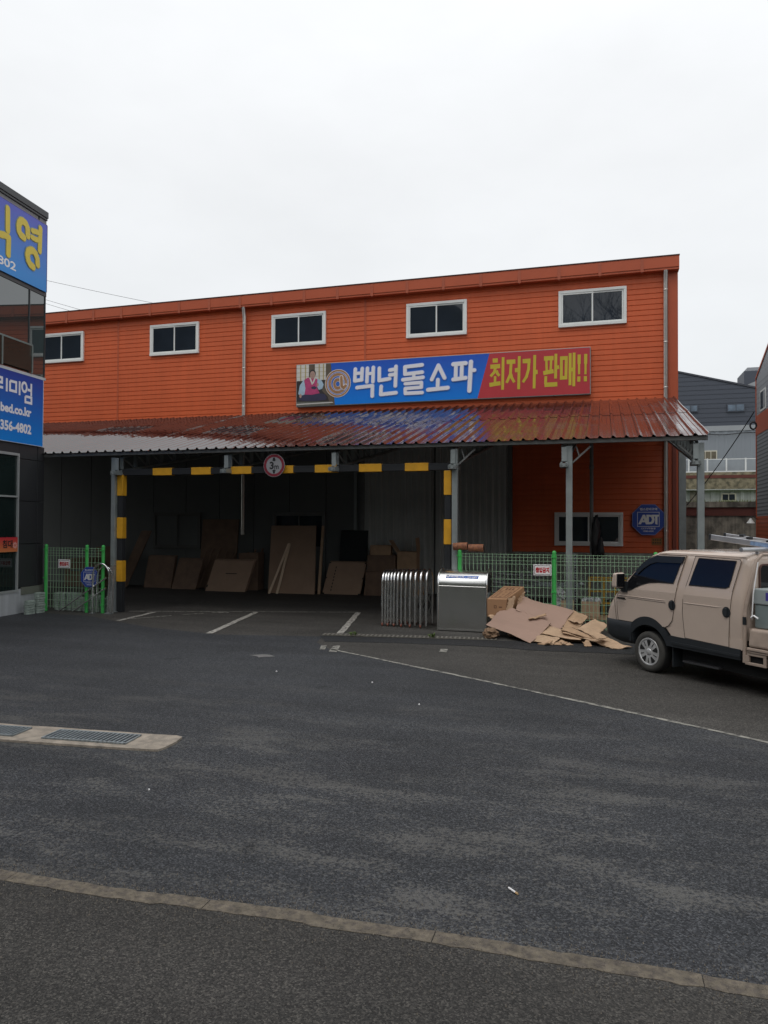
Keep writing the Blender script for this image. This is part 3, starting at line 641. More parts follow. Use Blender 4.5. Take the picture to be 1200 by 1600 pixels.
# ================================================================== CANOPY
cn = thing('canopy', 'long lean-to canopy with a wet maroon corrugated roof on steel posts', 'canopy', (-5, 15.5, 0))
CY0, CZ0, CY1, CZ1 = 15.28, 3.90, WY - .06, 5.80
def cz(y): return CZ0 + (CZ1 - CZ0) * (y - CY0) / (CY1 - CY0)
def roof_sheet(x0, x1, y0, y1, lift, wob):
    """trapezoid ribs every 25 cm; every sheet sags and twists a little, as real ones do"""
    mb = MB(); pr = []; x = x0
    while x < x1 - .01:
        pr += [(x, 0), (x + .075, 0), (x + .085, .006), (x + .095, 0), (x + .155, 0), (x + .178, .043), (x + .2, .043)]
        x += .25
    pr.append((x1, 0)); n = len(pr); rows = 13
    vs = []
    for j in range(rows):
        y = y0 + (y1 - y0) * j / (rows - 1)
        for a, h in pr:
            vs.append((a, y + (0.0 if j else random.uniform(-.004, .004)), cz(y) + lift + h + wob * mnoise.noise(Vector((a * .8, y * .9, 0))) + wob * .5 * mnoise.noise(Vector((a * 3.1, y * 1.7, 5)))))
    mb.add(vs, [(j * n + i, j * n + i + 1, (j + 1) * n + i + 1, (j + 1) * n + i) for j in range(rows - 1) for i in range(n - 1)])
    return mb
mb = roof_sheet(-22.0, 1.97, CY0 - .06, CY0 + 3.75, 0, .012); mb.build('roof_sheet', ROOFM, cn)
mb = roof_sheet(-22.0, 1.97, CY0 + 3.6, CY1 + .03, .007, .012); mb.build('roof_sheet', ROOFM, cn)
# the dark underside lining and purlins
mb = MB(); mb.add([(-22, CY0 + .1, cz(CY0 + .1) - .05), (1.93, CY0 + .1, cz(CY0 + .1) - .05), (1.93, CY1, cz(CY1) - .05), (-22, CY1, cz(CY1) - .05)], [(0, 1, 2, 3)])
mb.build('roof_lining', mat('dull_lining', (0.05, 0.05, 0.05), .8, var=.15), cn)
mb = MB()
for y in (16.4, 17.5, 18.6, 19.7, 20.8, 21.9): mb.box(-22, 1.94, y - .03, y + .03, cz(y) - .15, cz(y) - .052)
mb.build('purlin', GALVD, cn)
mb = MB(); mb.box(-22, 1.93, CY0 + .02, CY0 + .09, CZ0 - .095, CZ0 - .012); mb.build('front_beam', GALVD, cn, bevel=.006)
# posts
for x, r in ((-11.43, .055), (-3.0, .06), (-.655, .063), (1.81, .063)):
    mb = MB(); mb.box(x - r, x + r, 15.36, 15.36 + 2 * r, 0, CZ0 - .14); mb.box(x - .11, x + .11, 15.31, 15.31 + .22, 0.004, .016)
    mb.build('post', GALV, cn, bevel=.012)
mb = MB(); mb.tube([(-.27, 19, 0), (-.27, 19, cz(19) - .1)], .045, 10); mb.lathe((-.27, 19, 3.6), (0, 0, 1), [(.045, -.05), (.062, -.05), (.062, .05), (.045, .05)], 10); mb.build('inner_post', GALVD, cn)
# brackets: tapering trusses running back from the front beam
for x in (-11.3, -8.35, -5.7, -3.03, -.75, 1.72):
    mb = MB(); yb = 15.52; ye = 22.3
    top = lambda y: cz(y) - .19
    bot = lambda y: 3.37 + (y - 15.1) * .178
    for dx in (-.05, .05):
        mb.beam((x + dx, yb, top(yb)), (x + dx, ye, top(ye)), .035, .045); mb.beam((x + dx, yb - .36, bot(yb - .36)), (x + dx, ye, bot(ye)), .035, .045)
    ys = [yb + (ye - yb) * t for t in (0, .08, .16, .25, .34, .44, .54, .65, .76, .88, 1)]
    for i, y in enumerate(ys):
        mb.beam((x, y, bot(y)), (x, y, top(y)), .09, .03)
        if i < len(ys) - 1: mb.beam((x, ys[i + 1], bot(ys[i + 1])), (x, y, top(y)), .03, .03)
    mb.box(x - .08, x + .08, yb - .34, yb + .12, 3.33, 3.40); mb.box(x - .05, x + .05, yb - .2, yb - .185, 3.45, 3.74)
    mb.build('truss', GALV, cn)
for x in (-.655, -3.0, 1.81):
    mb = MB()
    for sgn in ((1,) if x < 1 else (-1,)):
        mb.beam((x + sgn * .06, 15.42, 3.42), (x + sgn * .42, 15.42, CZ0 - .15), .035, .035); mb.beam((x + sgn * .2, 15.42, 3.55), (x + sgn * .14, 15.42, CZ0 - .15), .025, .025)
    mb.build('corner_brace', GALVD, cn)

# ================================================================== HEIGHT BARRIER
hb = thing('height_barrier', 'black and yellow striped height barrier frame under the canopy edge', 'height barrier', (-7.2, 15.45, 0))
def wraps(x0, x1, y0, y1, z0, z1, bands, axis):
    mb = MB(); mb.box(x0, x1, y0, y1, z0, z1, 0); p = .012
    for a, b in bands:
        if axis == 'z': mb.box(x0 - p, x1 + p, y0 - p, y1 + p, a, b, 1)
        else: mb.box(a, b, y0 - p, y1 + p, z0 - p, z1 + p, 1)
    return mb
wraps(-11.355, -11.215, 15.44, 15.58, 0, 3.38, [(.74, 1.25), (1.79, 2.30), (2.83, 3.34)], 'z').build('barrier_post', [BLACKW, YELLOW], hb, bevel=.009)
wraps(-3.235, -3.095, 15.44, 15.58, 0, 3.32, [(.69, 1.2), (1.74, 2.27), (2.79, 3.31)], 'z').build('barrier_post', [BLACKW, YELLOW], hb, bevel=.009)
wraps(-11.36, -3.09, 15.45, 15.57, 3.325, 3.475, [(-10.38 + 1.045 * k, -10.38 + 1.045 * k + .52) for k in range(7)], 'x').build('crossbar', [BLACKW, YELLOW], hb, bevel=.007)

# round 3 m limit sign
hs = thing('height_limit_sign', 'round white height limit sign with a red rim reading 3m', 'sign', (-7.15, 15.36, 3.22))
mb = MB(); mb.lathe((-7.15, 15.36, 3.485), (0, -1, 0), [(0, 0), (.262, 0), (.265, .012), (.258, .018)], 40); mb.build('plate', GALVD, hs)
mb = MB(); mb.lathe((-7.15, 15.36, 3.485), (0, -1, 0), [(0, .019), (.26, .019)], 40, 0); mb.lathe((-7.15, 15.36, 3.485), (0, -1, 0), [(.193, .0205), (.252, .0205)], 40, 1); mb.build('face', [mat('sign_white', (0.27, 0.27, 0.285), .5, var=.1), mat('sign_red', (.19, .015, .028), .5, var=.1)], hs)
mb = MB(); y = 15.36 - .0225
text(mb, '3', (-7.255, y, 3.40), (1, 0, 0), (0, 0, 1), .1, .17, 0, .03); text(mb, 'm', (-7.14, y, 3.40), (1, 0, 0), (0, 0, 1), .105, .085, 0, .02)
for s_ in (1, -1):
    c = 3.485 + s_ * .14
    mb.add([(-7.15, y, c - s_ * .05), (-7.205, y, c - s_ * .01), (-7.175, y, c - s_ * .01), (-7.175, y, c + s_ * .04), (-7.125, y, c + s_ * .04), (-7.125, y, c - s_ * .01), (-7.095, y, c - s_ * .01)], [tuple(range(7))], 0)
mb.build('numerals', BLACKTXT, hs)

# ================================================================== BIG SIGN ON THE FACADE
SX0, SX1, SZ0, SZ1 = -9.66, -.34, 6.0, 7.395
sy = WY - .165
sg = thing('shop_sign', 'long blue and red shop sign with big white and yellow lettering on the orange wall', 'sign', (-5, WY, 6.0))
mb = MB(); mb.box(SX0, SX1, sy + .004, WY - .02, SZ0, SZ1); mb.build('box_frame', GALV, sg, bevel=.01)
mb = MB(); e = .022
mb.add([(SX0 + e, sy, SZ0 + e), (-3.67, sy, SZ0 + e), (-3.305, sy, SZ1 - e), (SX0 + e, sy, SZ1 - e)], [(0, 1, 2, 3)], 0)
mb.add([(-3.67, sy, SZ0 + e), (SX1 - e, sy, SZ0 + e), (SX1 - e, sy, SZ1 - e), (-3.305, sy, SZ1 - e)], [(0, 1, 2, 3)], 1)
mb.build('face', [gradmat('sign_blue_print', (0.0, 0.2, 0.74), (0.014, 0.09, 0.52), .1, 1.35), REDV], sg)
fn = lambda a, z: (a, sy, z)
WH = [(.17,[(-7.606,7.134),(-7.622,6.757)]),(.17,[(-7.372,7.138),(-7.393,6.771)]),(.15,[(-7.61,6.99),(-7.376,7.0)]),(.17,[(-7.618,6.757),(-7.384,6.779)]),
(.17,[(-7.198,7.137),(-7.213,6.702)]),(.17,[(-7.002,7.152),(-7.012,6.7)]),(.14,[(-7.197,6.957),(-7.01,6.973)]),(.17,[(-7.545,6.535),(-7.026,6.573),(-7.033,6.241)]),
(.17,[(-6.801,7.115),(-6.804,6.724),(-6.461,6.765)]),(.17,[(-6.252,7.143),(-6.271,6.528)]),(.17,[(-6.453,7.036),(-6.261,7.059)]),(.17,[(-6.453,6.885),(-6.269,6.895)]),(.17,[(-6.736,6.533),(-6.749,6.279),(-6.249,6.31)]),
(.17,[(-5.405,7.143),(-5.958,7.11),(-5.957,6.882),(-5.404,6.913)]),(.16,[(-5.672,6.892),(-5.671,6.741)]),(.17,[(-6.024,6.709),(-5.378,6.751)]),(.16,[(-5.945,6.579),(-5.428,6.593),(-5.428,6.443),(-5.945,6.427),(-5.944,6.276),(-5.402,6.276)]),
(.17,[(-4.886,7.099),(-5.096,6.669)]),(.17,[(-4.877,7.082),(-4.691,6.698)]),(.17,[(-4.901,6.651),(-4.909,6.377)]),(.18,[(-5.214,6.351),(-4.589,6.387)]),
(.19,[(-4.416,7.105),(-4.033,7.116)]),(.17,[(-4.332,7.092),(-4.343,6.663)]),(.17,[(-4.149,7.098),(-4.16,6.67)]),(.18,[(-4.414,6.634),(-4.032,6.664)]),(.19,[(-3.868,7.147),(-3.916,6.264)]),(.17,[(-3.892,6.886),(-3.761,6.887)])]
YL = [(.19,[(-3.207,7.149),(-3.053,7.151)]),(.19,[(-3.279,6.966),(-2.983,6.974)]),(.12,[(-3.125,6.925),(-3.157,6.797),(-3.271,6.673)]),(.12,[(-3.093,6.842),(-3.06,6.743),(-3.004,6.675)]),(.11,[(-3.133,6.674),(-3.137,6.487)]),(.18,[(-3.306,6.414),(-2.971,6.454)]),(.12,[(-2.892,7.236),(-2.907,6.249)]),
(.19,[(-2.787,7.084),(-2.524,7.085)]),(.12,[(-2.651,7.044),(-2.675,6.706),(-2.787,6.453)]),(.12,[(-2.659,6.705),(-2.627,6.59),(-2.555,6.457)]),(.12,[(-2.408,7.239),(-2.427,6.242)]),(.18,[(-2.539,6.819),(-2.412,6.828)]),
(.19,[(-2.309,7.08),(-2.076,7.082)]),(.12,[(-2.117,7.093),(-2.135,6.821),(-2.198,6.6),(-2.301,6.445)]),(.12,[(-1.95,7.243),(-1.97,6.244)]),(.19,[(-1.962,6.731),(-1.865,6.734)]),
(.19,[(-1.681,7.123),(-1.402,7.122)]),(.1,[(-1.611,7.063),(-1.6,6.712)]),(.1,[(-1.471,7.071),(-1.487,6.737)]),(.18,[(-1.7,6.685),(-1.401,6.733)]),(.12,[(-1.332,7.245),(-1.343,6.507)]),(.16,[(-1.332,6.832),(-1.239,6.843)]),(.12,[(-1.626,6.594),(-1.634,6.347)]),(.19,[(-1.665,6.333),(-1.293,6.338)]),
(.12,[(-1.175,7.156),(-1.178,6.467)]),(.12,[(-1.032,7.152),(-1.047,6.468)]),(.16,[(-1.209,7.103),(-1.001,7.101)]),(.16,[(-1.209,6.516),(-1.017,6.522)]),(.12,[(-.922,7.236),(-.928,6.288)]),(.12,[(-.81,7.244),(-.821,6.251)]),(.16,[(-.922,6.746),(-.81,6.751)]),
(.13,[(-.666,7.18),(-.669,6.9)]),(.09,[(-.669,6.9),(-.671,6.598)]),(.13,[(-.674,6.535),(-.677,6.38)]),(.13,[(-.48,7.185),(-.484,6.9)]),(.09,[(-.484,6.9),(-.487,6.588)]),(.13,[(-.489,6.533),(-.492,6.38)])]
mb = MB(); strokes(mb, WH, fn, (0, -1, 0), 0, .66, .016, lift=.001); mb.build('letter_outline', OUTL, sg)
mb = MB(); strokes(mb, WH, fn, (0, -1, 0), 0, .66, 0, lift=.018); mb.build('white_lettering', LILAC, sg)
mb = MB(); strokes(mb, YL, fn, (0, -1, 0), 0, .68, .0, cap='square', lift=.001); mb.build('yellow_lettering', YELV, sg)
# printed photograph: a man in traditional dress before a paper screen, fading into the blue
mb = MB(); Y_ = lambda k: sy - .001 - .0006 * k
def poly(pts, k, m): mb.add([(a, Y_(k), z) for a, z in pts], [tuple(range(len(pts)))], m)
def oval(c, rx, rz, k, m, n=20, t0=0): poly([(c[0] + rx * cos(t0 + 2 * pi * i / n), c[1] + rz * sin(t0 + 2 * pi * i / n)) for i in range(n)], k, m)
PX0, PX1 = SX0 + e, -8.3
poly([(PX0, SZ0 + e), (PX1, SZ0 + e), (PX1 - .15, SZ1 - e), (PX0, SZ1 - e)], 0, 4)
poly([(PX0, 6.85), (-8.62, 6.85), (-8.62, SZ1 - e), (PX0, SZ1 - e)], 1, 5)
for x in (-9.5, -9.33, -8.85, -8.7): poly([(x - .02, 6.85), (x + .02, 6.85), (x + .02, SZ1 - e), (x - .02, SZ1 - e)], 2, 6)
for z in (6.98, 7.12, 7.26): poly([(PX0, z - .006), (-8.62, z - .006), (-8.62, z + .006), (PX0, z + .006)], 2, 6)
poly([(-9.21, 6.85), (-9.0, 6.85), (-9.0, SZ1 - e), (-9.21, SZ1 - e)], 3, 4)
poly([(PX0, SZ0 + e), (-8.45, SZ0 + e), (-8.5, 6.14), (PX0, 6.17)], 3, 7)
poly([(PX0, 6.07), (-8.35, 6.09), (-8.4, 6.12), (PX0, 6.1)], 4, 5)
poly([(PX0, 6.17), (-8.5, 6.14), (-8.55, 6.3), (-8.75, 6.5), (-8.62, 6.85), (PX0, 6.85)], 2, 8)
poly([(-9.57, 6.24), (-9.5, 6.4), (-9.3, 6.42), (-8.86, 6.42), (-8.66, 6.38), (-8.58, 6.27), (-8.62, 6.2), (-9.0, 6.17), (-9.42, 6.2)], 5, 3)
poly([(-9.38, 6.9), (-9.53, 6.7), (-9.58, 6.43), (-9.5, 6.36), (-9.36, 6.4), (-9.33, 6.6)], 6, 2)
poly([(-8.9, 6.9), (-8.77, 6.84), (-8.69, 6.7), (-8.74, 6.56), (-8.86, 6.53), (-8.93, 6.66)], 6, 2)
poly([(-9.37, 6.88), (-9.25, 6.95), (-9.13, 6.93), (-9.02, 6.93), (-8.91, 6.88), (-8.92, 6.6), (-8.83, 6.42), (-9.1, 6.38), (-9.36, 6.4), (-9.33, 6.6)], 7, 1)
poly([(-9.2, 6.95), (-9.15, 6.95), (-9.06, 6.74), (-9.1, 6.7)], 8, 5); poly([(-8.96, 6.95), (-9.01, 6.95), (-9.08, 6.78), (-9.04, 6.74)], 8, 5)
poly([(-9.12, 6.64), (-9.0, 6.66), (-8.92, 6.6), (-9.0, 6.55), (-9.12, 6.58)], 9, 3)
oval((-9.08, 7.07), .115, .135, 8, 8); oval((-9.08, 7.03), .092, .125, 9, 0); oval((-9.5, 6.36), .04, .07, 9, 0); oval((-8.9, 6.7), .035, .06, 9, 0)
for dx in (-.035, .035): oval((-9.08 + dx, 7.055), .014, .007, 10, 8, 10)
poly([(-9.11, 6.965), (-9.05, 6.965), (-9.06, 6.955), (-9.1, 6.955)], 10, 1)
mb.build('printed_photo', [SKIN, PINK, HANBOK, DARKP, BROWNP, PAPER, LATT, mat('print_floor', (.12, .12, .1), .5, var=.3, scale=6), mat('print_black', (.025, .02, .02), .5)], sg)
# round bronze emblem with an @
mb = MB(); c = (-8.2, sy, 6.71)
def ring(r0, r1, k, m, t0=0.0, t1=2 * pi, cc=(0, 0), el=1.0, n=44):
    vs = []; 
    for i in range(n + 1):
        t = t0 + (t1 - t0) * i / n
        for r in (r0, r1): vs.append((c[0] + cc[0] + r * cos(t) * .97 * el, Y_(12 + k), c[2] + cc[1] + r * sin(t)))
    mb.add(vs, [(2 * i, 2 * i + 1, 2 * i + 3, 2 * i + 2) for i in range(n)], m)
ring(0, .455, 0, 1); ring(0, .44, 1, 0); ring(0, .385, 2, 1); ring(0, .372, 3, 2)
ring(.235, .345, 4, 1, -1.0, 5.3); ring(.245, .335, 5, 0, -.98, 5.28)
ring(.08, .205, 6, 1, cc=(0, -.02), el=.88); ring(.09, .19, 7, 0, cc=(0, -.02), el=.88)
strokes(mb, [(.11, [(.12, .19), (.135, -.1), (.2, -.16), (.27, -.09)])], lambda a, z: (c[0] + a, Y_(20), c[2] + z), (0, -1, 0), 1, 1, .012)
strokes(mb, [(.09, [(.12, .19), (.135, -.1), (.2, -.16), (.27, -.09)])], lambda a, z: (c[0] + a, Y_(31), c[2] + z), (0, -1, 0), 0, 1, 0)
mb.build('emblem', [GOLD, mat('emblem_white', (.75, .7, .68), .5), mat('emblem_blue', (.03, .13, .5), .5)], sg)

# ================================================================== SECURITY SIGNS
def oct_sign(name, label, c, r, y, parent_thick=.012):
    t = thing(name, label, 'sign', (c[0], y, c[1] - r))
    k = r * .42; P = [(k, r), (r * 1.0, k), (r, -k), (k, -r), (-k, -r), (-r, -k), (-r, k), (-k, r)]
    mb = MB(); mb.prism([(c[0] + a, y, c[1] + b) for a, b in P], (0, parent_thick, 0)); mb.build('plate', mat('sign_edge_blue', (.16, .2, .42), .5), t)
    mb = MB(); mb.add([(c[0] + a * .955, y - .001, c[1] + b * .955) for a, b in P], [tuple(range(8))[::-1]]); mb.build('face', BLUES, t)
    mb = MB(); yy = y - .0025; X = lambda a: c[0] + a * r; Z = lambda b: c[1] + b * r
    def rect(a0, a1, b0, b1): mb.add([(X(a0), yy, Z(b0)), (X(a1), yy, Z(b0)), (X(a1), yy, Z(b1)), (X(a0), yy, Z(b1))], [(0, 1, 2, 3)], 0)
    for q_ in ((-.68, .68, .47, .5), (-.68, .68, -.46, -.43), (-.68, -.65, -.43, .47), (.65, .68, -.43, .47)): rect(*q_)
    S = lambda pts, w_: strokes(mb, [(w_ * r, [(p[0], p[1]) for p in pts])], lambda a, b: (X(a), yy, Z(b)), (0, -1, 0), 0, 1 / r, 0, 'square', .0005)
    # the three big letters: A leaning, D upright, T with its bar joined to the D
    pl = lambda pts, k: mb.add([(X(a), yy - .0006 * k, Z(b)) for a, b in pts], [tuple(range(len(pts)))], 0)
    pl([(-.62, -.3), (-.34, .32), (-.3, .32), (-.2, .32), (-.33, -.02), (-.45, -.3)], 1); pl([(-.34, .32), (-.2, .32), (.02, -.3), (-.15, -.3), (-.28, .06)], 2); pl([(-.5, -.17), (-.1, -.17), (-.14, -.04), (-.43, -.04)], 3)
    pl([(-.12, .32), (.04, .32), (.04, -.3), (-.02, -.3), (-.12, -.02)], 4); pl([(.04, .32), (.22, .3), (.34, .2), (.39, .01), (.34, -.18), (.22, -.28), (.04, -.3), (.04, -.17), (.17, -.14), (.23, .01), (.17, .17), (.04, .2)], 5)
    pl([(.2, .32), (.64, .32), (.64, .2), (.3, .2)], 6); pl([(.42, .2), (.56, .2), (.56, -.32), (.42, -.28)], 7)
    mb.build('logo', GREYTXT, t)
    mb = MB(); text(mb, '캡스경비구역', (X(-.52), yy, Z(.6)), (1, 0, 0), (0, 0, 1), 1.06 * r, .17 * r, 0, .03); text(mb, 'CCTV작동중', (X(-.45), yy, Z(-.63)), (1, 0, 0), (0, 0, 1), .9 * r, .12 * r, 0, .02); text(mb, '1588-6400', (X(-.32), yy, Z(-.8)), (1, 0, 0), (0, 0, 1), .64 * r, .1 * r, 0, .02)
    mb.build('lettering', GREYTXT, t)
    return t
oct_sign('security_sign', 'larger blue octagonal security sign on the orange wall near its right corner', (1.245, 2.33), .44, WY - .12)
oct_sign('security_sign', 'smaller blue octagonal security sign on the left green mesh fence behind a bent steel tube', (-11.86, .86), .245, 15.08)
ts = thing('meter_sticker', 'small faded yellow sticker below the octagonal sign on the orange wall', 'sticker', (1.48, WY - .03, 1.6))
mb = MB(); mb.box(1.34, 1.62, WY - .03, WY - .022, 1.6, 1.81); mb.build('plate', mat('faded_sticker', (.3, .13, .03), .7, var=.3, scale=8), ts)
mb = MB()
for i, z in enumerate((1.75, 1.67)):
    for k in range(4): mb.box(1.37 + k * .06, 1.37 + k * .06 + .035, WY - .0325, WY - .0315, z - .02, z + .02)
mb.build('print', BLACKTXT, ts)

# ================================================================== LEFT BUILDING (dark showroom)
# local frame: +x runs along the street wall to the far corner (right in the photo), -y points out of the wall, origin at ground
ldv = Vector((-.1, 1.013, 0)).normalized(); Lang = atan2(ldv.y, ldv.x)
LO = Vector((-13.4, 14.9, 0))
lb = thing('showroom', 'dark clad showroom building with blue signs and large windows at the left edge', 'building', LO, rot=Lang)
# local x = -u ; corner at x = +0.42
CX = .42
mb = MB(); mb.box(-14, CX - .01, .06, 9, 0.0, 9.9); mb.build('wall', PANELD, lb)
mb = MB(); mb.box(-14.05, CX + .015, -.05, 9.05, 9.82, 9.98); mb.box(-14, CX + .005, -.03, 9, 9.76, 9.82); mb.build('parapet_cap', CAPM, lb, bevel=.01)
mb = MB(); x = CX - .3
mb.box(CX - .27, CX, -.0, .06, 7.9, 9.76)
while x > -14: mb.box(max(x - 2.2, -14), x - .02, 0.0, .06, 7.9, 9.76); x -= 2.22
mb.build('grey_cladding', PANELG, lb, bevel=.004)
mb = MB(); mb.box(-14, CX, -.02, .06, 7.84, 7.95); mb.build('dark_band', CAPM, lb)
mb = MB(); mb.box(-14, CX, -.03, .06, 5.73, 5.79); mb.build('white_band', mat('pale_band', (.5, .51, .52), .5), lb)
# upper glazing, mullions and the glass balustrade in front
mb = MB(); mb.box(-14, CX - .02, .0, .05, 5.79, 7.84); mb.build('upper_glazing', GLASSU, lb)
for x in (CX - .03, -.2, -2.2, -4.2, -6.2):
    mb = MB(); mb.box(x - .012, x + .012, -.02, .0, 5.79, 7.84); mb.build('mullion', CAPM, lb)
mb = MB()
for a, b in ((-1.16, -.16), (-2.4, -1.22), (-3.6, -2.46)): mb.box(a, b, -.06, -.045, 5.84, 6.46)
mb.build('balustrade_glass', GLASSR, lb)
mb = MB(); mb.box(-3.6, -.13, -.07, -.035, 6.46, 6.5)
for x in (-.14, -1.19, -2.43): mb.box(x - .02, x + .02, -.07, -.035, 5.8, 6.46)
mb.build('balustrade_rail', mat('rail_green_grey', (.2, .26, .25), .4, metal=.4), lb)
# ground floor cladding panels with open joints
mb = MB(); px = [CX, CX - .26, -.52]
zs = [.62, 1.65, 2.68, 3.69, 4.05]
for i in range(2):
    for k in range(4): mb.box(px[i + 1] + .008, px[i] - .006, -.02 + .004 * i, .06, zs[k] + .008, zs[k + 1] - .006)
mb.box(-14, -.525, -.018, .06, 3.82, 4.05)
mb.build('wall_panel', PANELD, lb, bevel=.004)
mb = MB(); mb.box(-14, -.56, .0, .04, .55, 3.8); mb.build('shop_window', GLASSB, lb)
mb = MB()
mb.box(-14, -.52, -.04, .02, 3.75, 3.81); mb.box(-14, -.55, -.04, .02, 2.76, 2.8); mb.box(-14, -.52, -.05, .02, .52, .57)
for x in (-.55, -2.3, -4.1, -5.9): mb.box(x - .02, x + .02, -.045, .02, .57, 3.75)
mb.build('window_frame', mat('pale_frame', (.42, .44, .44), .4, metal=.3), lb)
mb = MB(); mb.box(-14, -.5, -.03, .06, 0, .52); mb.box(-.5, CX - .01, -.03, .06, 0, .58); mb.build('plinth', PLINTH, lb)
mb = MB(); mb.box(-.42, CX - .02, -.05, -.03, .44, .62); mb.build('plinth_vent', mat('greenish_slab', (.16, .17, .14), .7), lb)
st = MB(); st.box(-3.2, -.585, -.012, -.004, 1.48, 1.82)
sr = thing('window_banner', 'red and orange banner strip across the dark shop window', 'banner', LO + Vector((0, 0, 1.48)), rot=Lang)
st = MB(); st.box(-3.2, -.585, -.06, -.052, 0, .34); st.build('strip', gradmat('banner_print', (.6, .2, .07), (.55, .03, .05), 0, .34), sr)
mb = MB(); text(mb, '침대', (-1.1, -.0615, .09), (1, 0, 0), (0, 0, 1), .34, .19, 0, .03); mb.build('lettering', BLACKTXT, sr)
mb = MB()
for k in range(9):
    an = 2 * pi * k / 9; mb.add([(-.68 + .02 * cos(an), -.0615, .15 + .02 * sin(an)), (-.68 + .06 * cos(an - .3), -.0615, .15 + .06 * sin(an - .3)), (-.68 + .085 * cos(an), -.0615, .15 + .085 * sin(an)), (-.68 + .06 * cos(an + .3), -.0615, .15 + .06 * sin(an + .3))], [(0, 1, 2, 3)])
mb.build('flower_print', mat('flower_pink', (.75, .4, .38), .5), sr)

# upper sign: yellow brush letters on blue
s1 = thing('upper_wall_sign', 'upper blue sign with yellow brush lettering on the dark showroom', 'sign', LO + Vector((0, 0, 7.94)), rot=Lang)
mb = MB(); mb.box(-6.5, .36, -.06, -.025, 0, 1.68); mb.build('panel', gradmat('upper_blue', (.012, .26, .72), (.075, .1, .55), .2, 1.6), s1)
mb = MB(); mb.box(.36, .376, -.065, -.025, 0, 1.68); mb.box(-6.5, .36, -.065, -.025, 1.68, 1.695); mb.build('edge_trim', mat('trim_blue', (.2, .16, .3), .5), s1)
GL = [(.17,[(1.053,9.441),(1.046,8.938)]),(.17,[(1.274,8.754),(1.148,8.786),(1.011,8.783),(1.019,8.386)]),
(.19,[(.343,9.086),(.355,9.257),(.426,9.345),(.53,9.365),(.6,9.345),(.655,9.27),(.679,9.174),(.661,9.067),(.592,9.002),(.489,8.984)]),
(.16,[(-.116,9.443),(-.1,8.874)]),(.14,[(.179,9.267),(-.11,9.321)]),(.14,[(.194,9.103),(.068,9.098),(-.095,9.136)]),
(.19,[(-.025,8.513),(-.013,8.64),(.06,8.755),(.15,8.79),(.223,8.78),(.327,8.718),(.36,8.601),(.323,8.486),(.251,8.418),(.144,8.396)])]
f1 = lambda u_, z: (-u_ - .03, -.0605, z - 7.94)
mb = MB(); strokes(mb, GL, f1, (0, -1, 0), 0, .9, .02, lift=.001); mb.build('lettering_edge', mat('letter_edge_green', (.3, .36, .28), .5), s1)
mb = MB(); strokes(mb, GL, f1, (0, -1, 0), 0, .9, 0, lift=.012); mb.build('yellow_lettering', mat('brush_yellow', (.72, .56, .06), .5, var=.05), s1)
mb = MB(); text(mb, '802', (-1.39, -.0625, .14), (1, 0, 0), (0, 0, 1), .62, .2, 0, .02); mb.build('phone_digits', WHITEV, s1)
# lower sign: white letters
s2 = thing('lower_wall_sign', 'lower blue sign with white lettering and a web address on the dark showroom', 'sign', LO + Vector((0, 0, 4.06)), rot=Lang)
mb = MB(); mb.box(-6.5, .28, -.06, -.025, 0, 1.65); mb.build('panel', gradmat('lower_blue', (.0, .22, .72), (.01, .05, .33), .1, 1.6), s2)
mb = MB(); mb.box(.28, .296, -.065, -.025, 0, 1.65); mb.box(-6.5, .296, -.066, -.025, -.012, 0); mb.box(-6.5, .296, -.066, -.025, 1.65, 1.662); mb.build('edge_trim', mat('trim_pale', (.5, .58, .68), .4), s2)
mb = MB(); f2 = lambda x, z: (x - .09, -.0605, z - 4.06); nn = (0, -1, 0); wv = .062
TX = [[(-.94,5.51),(-.94,5.2)], [(-1.32,5.49),(-1.1,5.49),(-1.1,5.38),(-1.32,5.38),(-1.32,5.26),(-1.06,5.27)],
 [(-.83,5.47),(-.83,5.25),(-.62,5.25),(-.62,5.47),(-.83,5.47)], [(-.5,5.52),(-.5,5.19)],
 [(-.08,5.54),(-.08,5.24)], [(-.21,5.37),(-.08,5.37)], [(-.29,5.2),(-.07,5.2),(-.07,5.06),(-.29,5.06),(-.29,5.2)]]
strokes(mb, [(wv, p) for p in TX], f2, nn, 0, 1, 0, 'square', .001)
strokes(mb, [(wv, [(-.33 + .085 * cos(t * pi / 6), 5.41 + .11 * sin(t * pi / 6)) for t in range(13)])], f2, nn, 0, 1, 0, 'round', .001)
text(mb, 'bed.co.kr', (-1.23, -.0625, .66), (1, 0, 0), (0, 0, 1), 1.08, .215, 0, .045)
text(mb, '356-4802', (-1.23, -.0625, .24), (1, 0, 0), (0, 0, 1), 1.08, .24, 0, .04)
mb.build('white_lettering', LILAC, s2)

# ================================================================== GREEN MESH FENCES
def mesh_panel(root, x0, x1, y, z0, z1, name='mesh_panel'):
    mb = MB(); r = .0036
    n = int((x1 - x0) / .078)
    for i in range(n + 1):
        x = x0 + (x1 - x0) * i / n; mb.box(x - r, x + r, y - r, y + r, z0, z1)
    z = z0 + .04; zs = []
    while z < z1 - .06: zs.append(z); z += .155
    zs += [z1 - .14, z1 - .012, z1 - .07]
    for z in zs: mb.box(x0, x1, y - r - .005, y + r - .005, z - r, z + r)
    mb.build(name, WIRE, root)
def fence_post(root, x, y, h, r=.042):
    mb = MB(); mb.tube([(x, y, 0), (x, y, h - .02)], r, 14, cap=True); mb.lathe((x, y, h - .02), (0, 0, 1), [(r, 0), (r * .8, .022), (r * .4, .033), (0, .036)], 14)
    for z in (h * .93, h * .5, h * .12): mb.box(x - .055, x + .055, y - .05, y - .03, z - .012, z + .012)
    mb.build('post', GREENP, root)
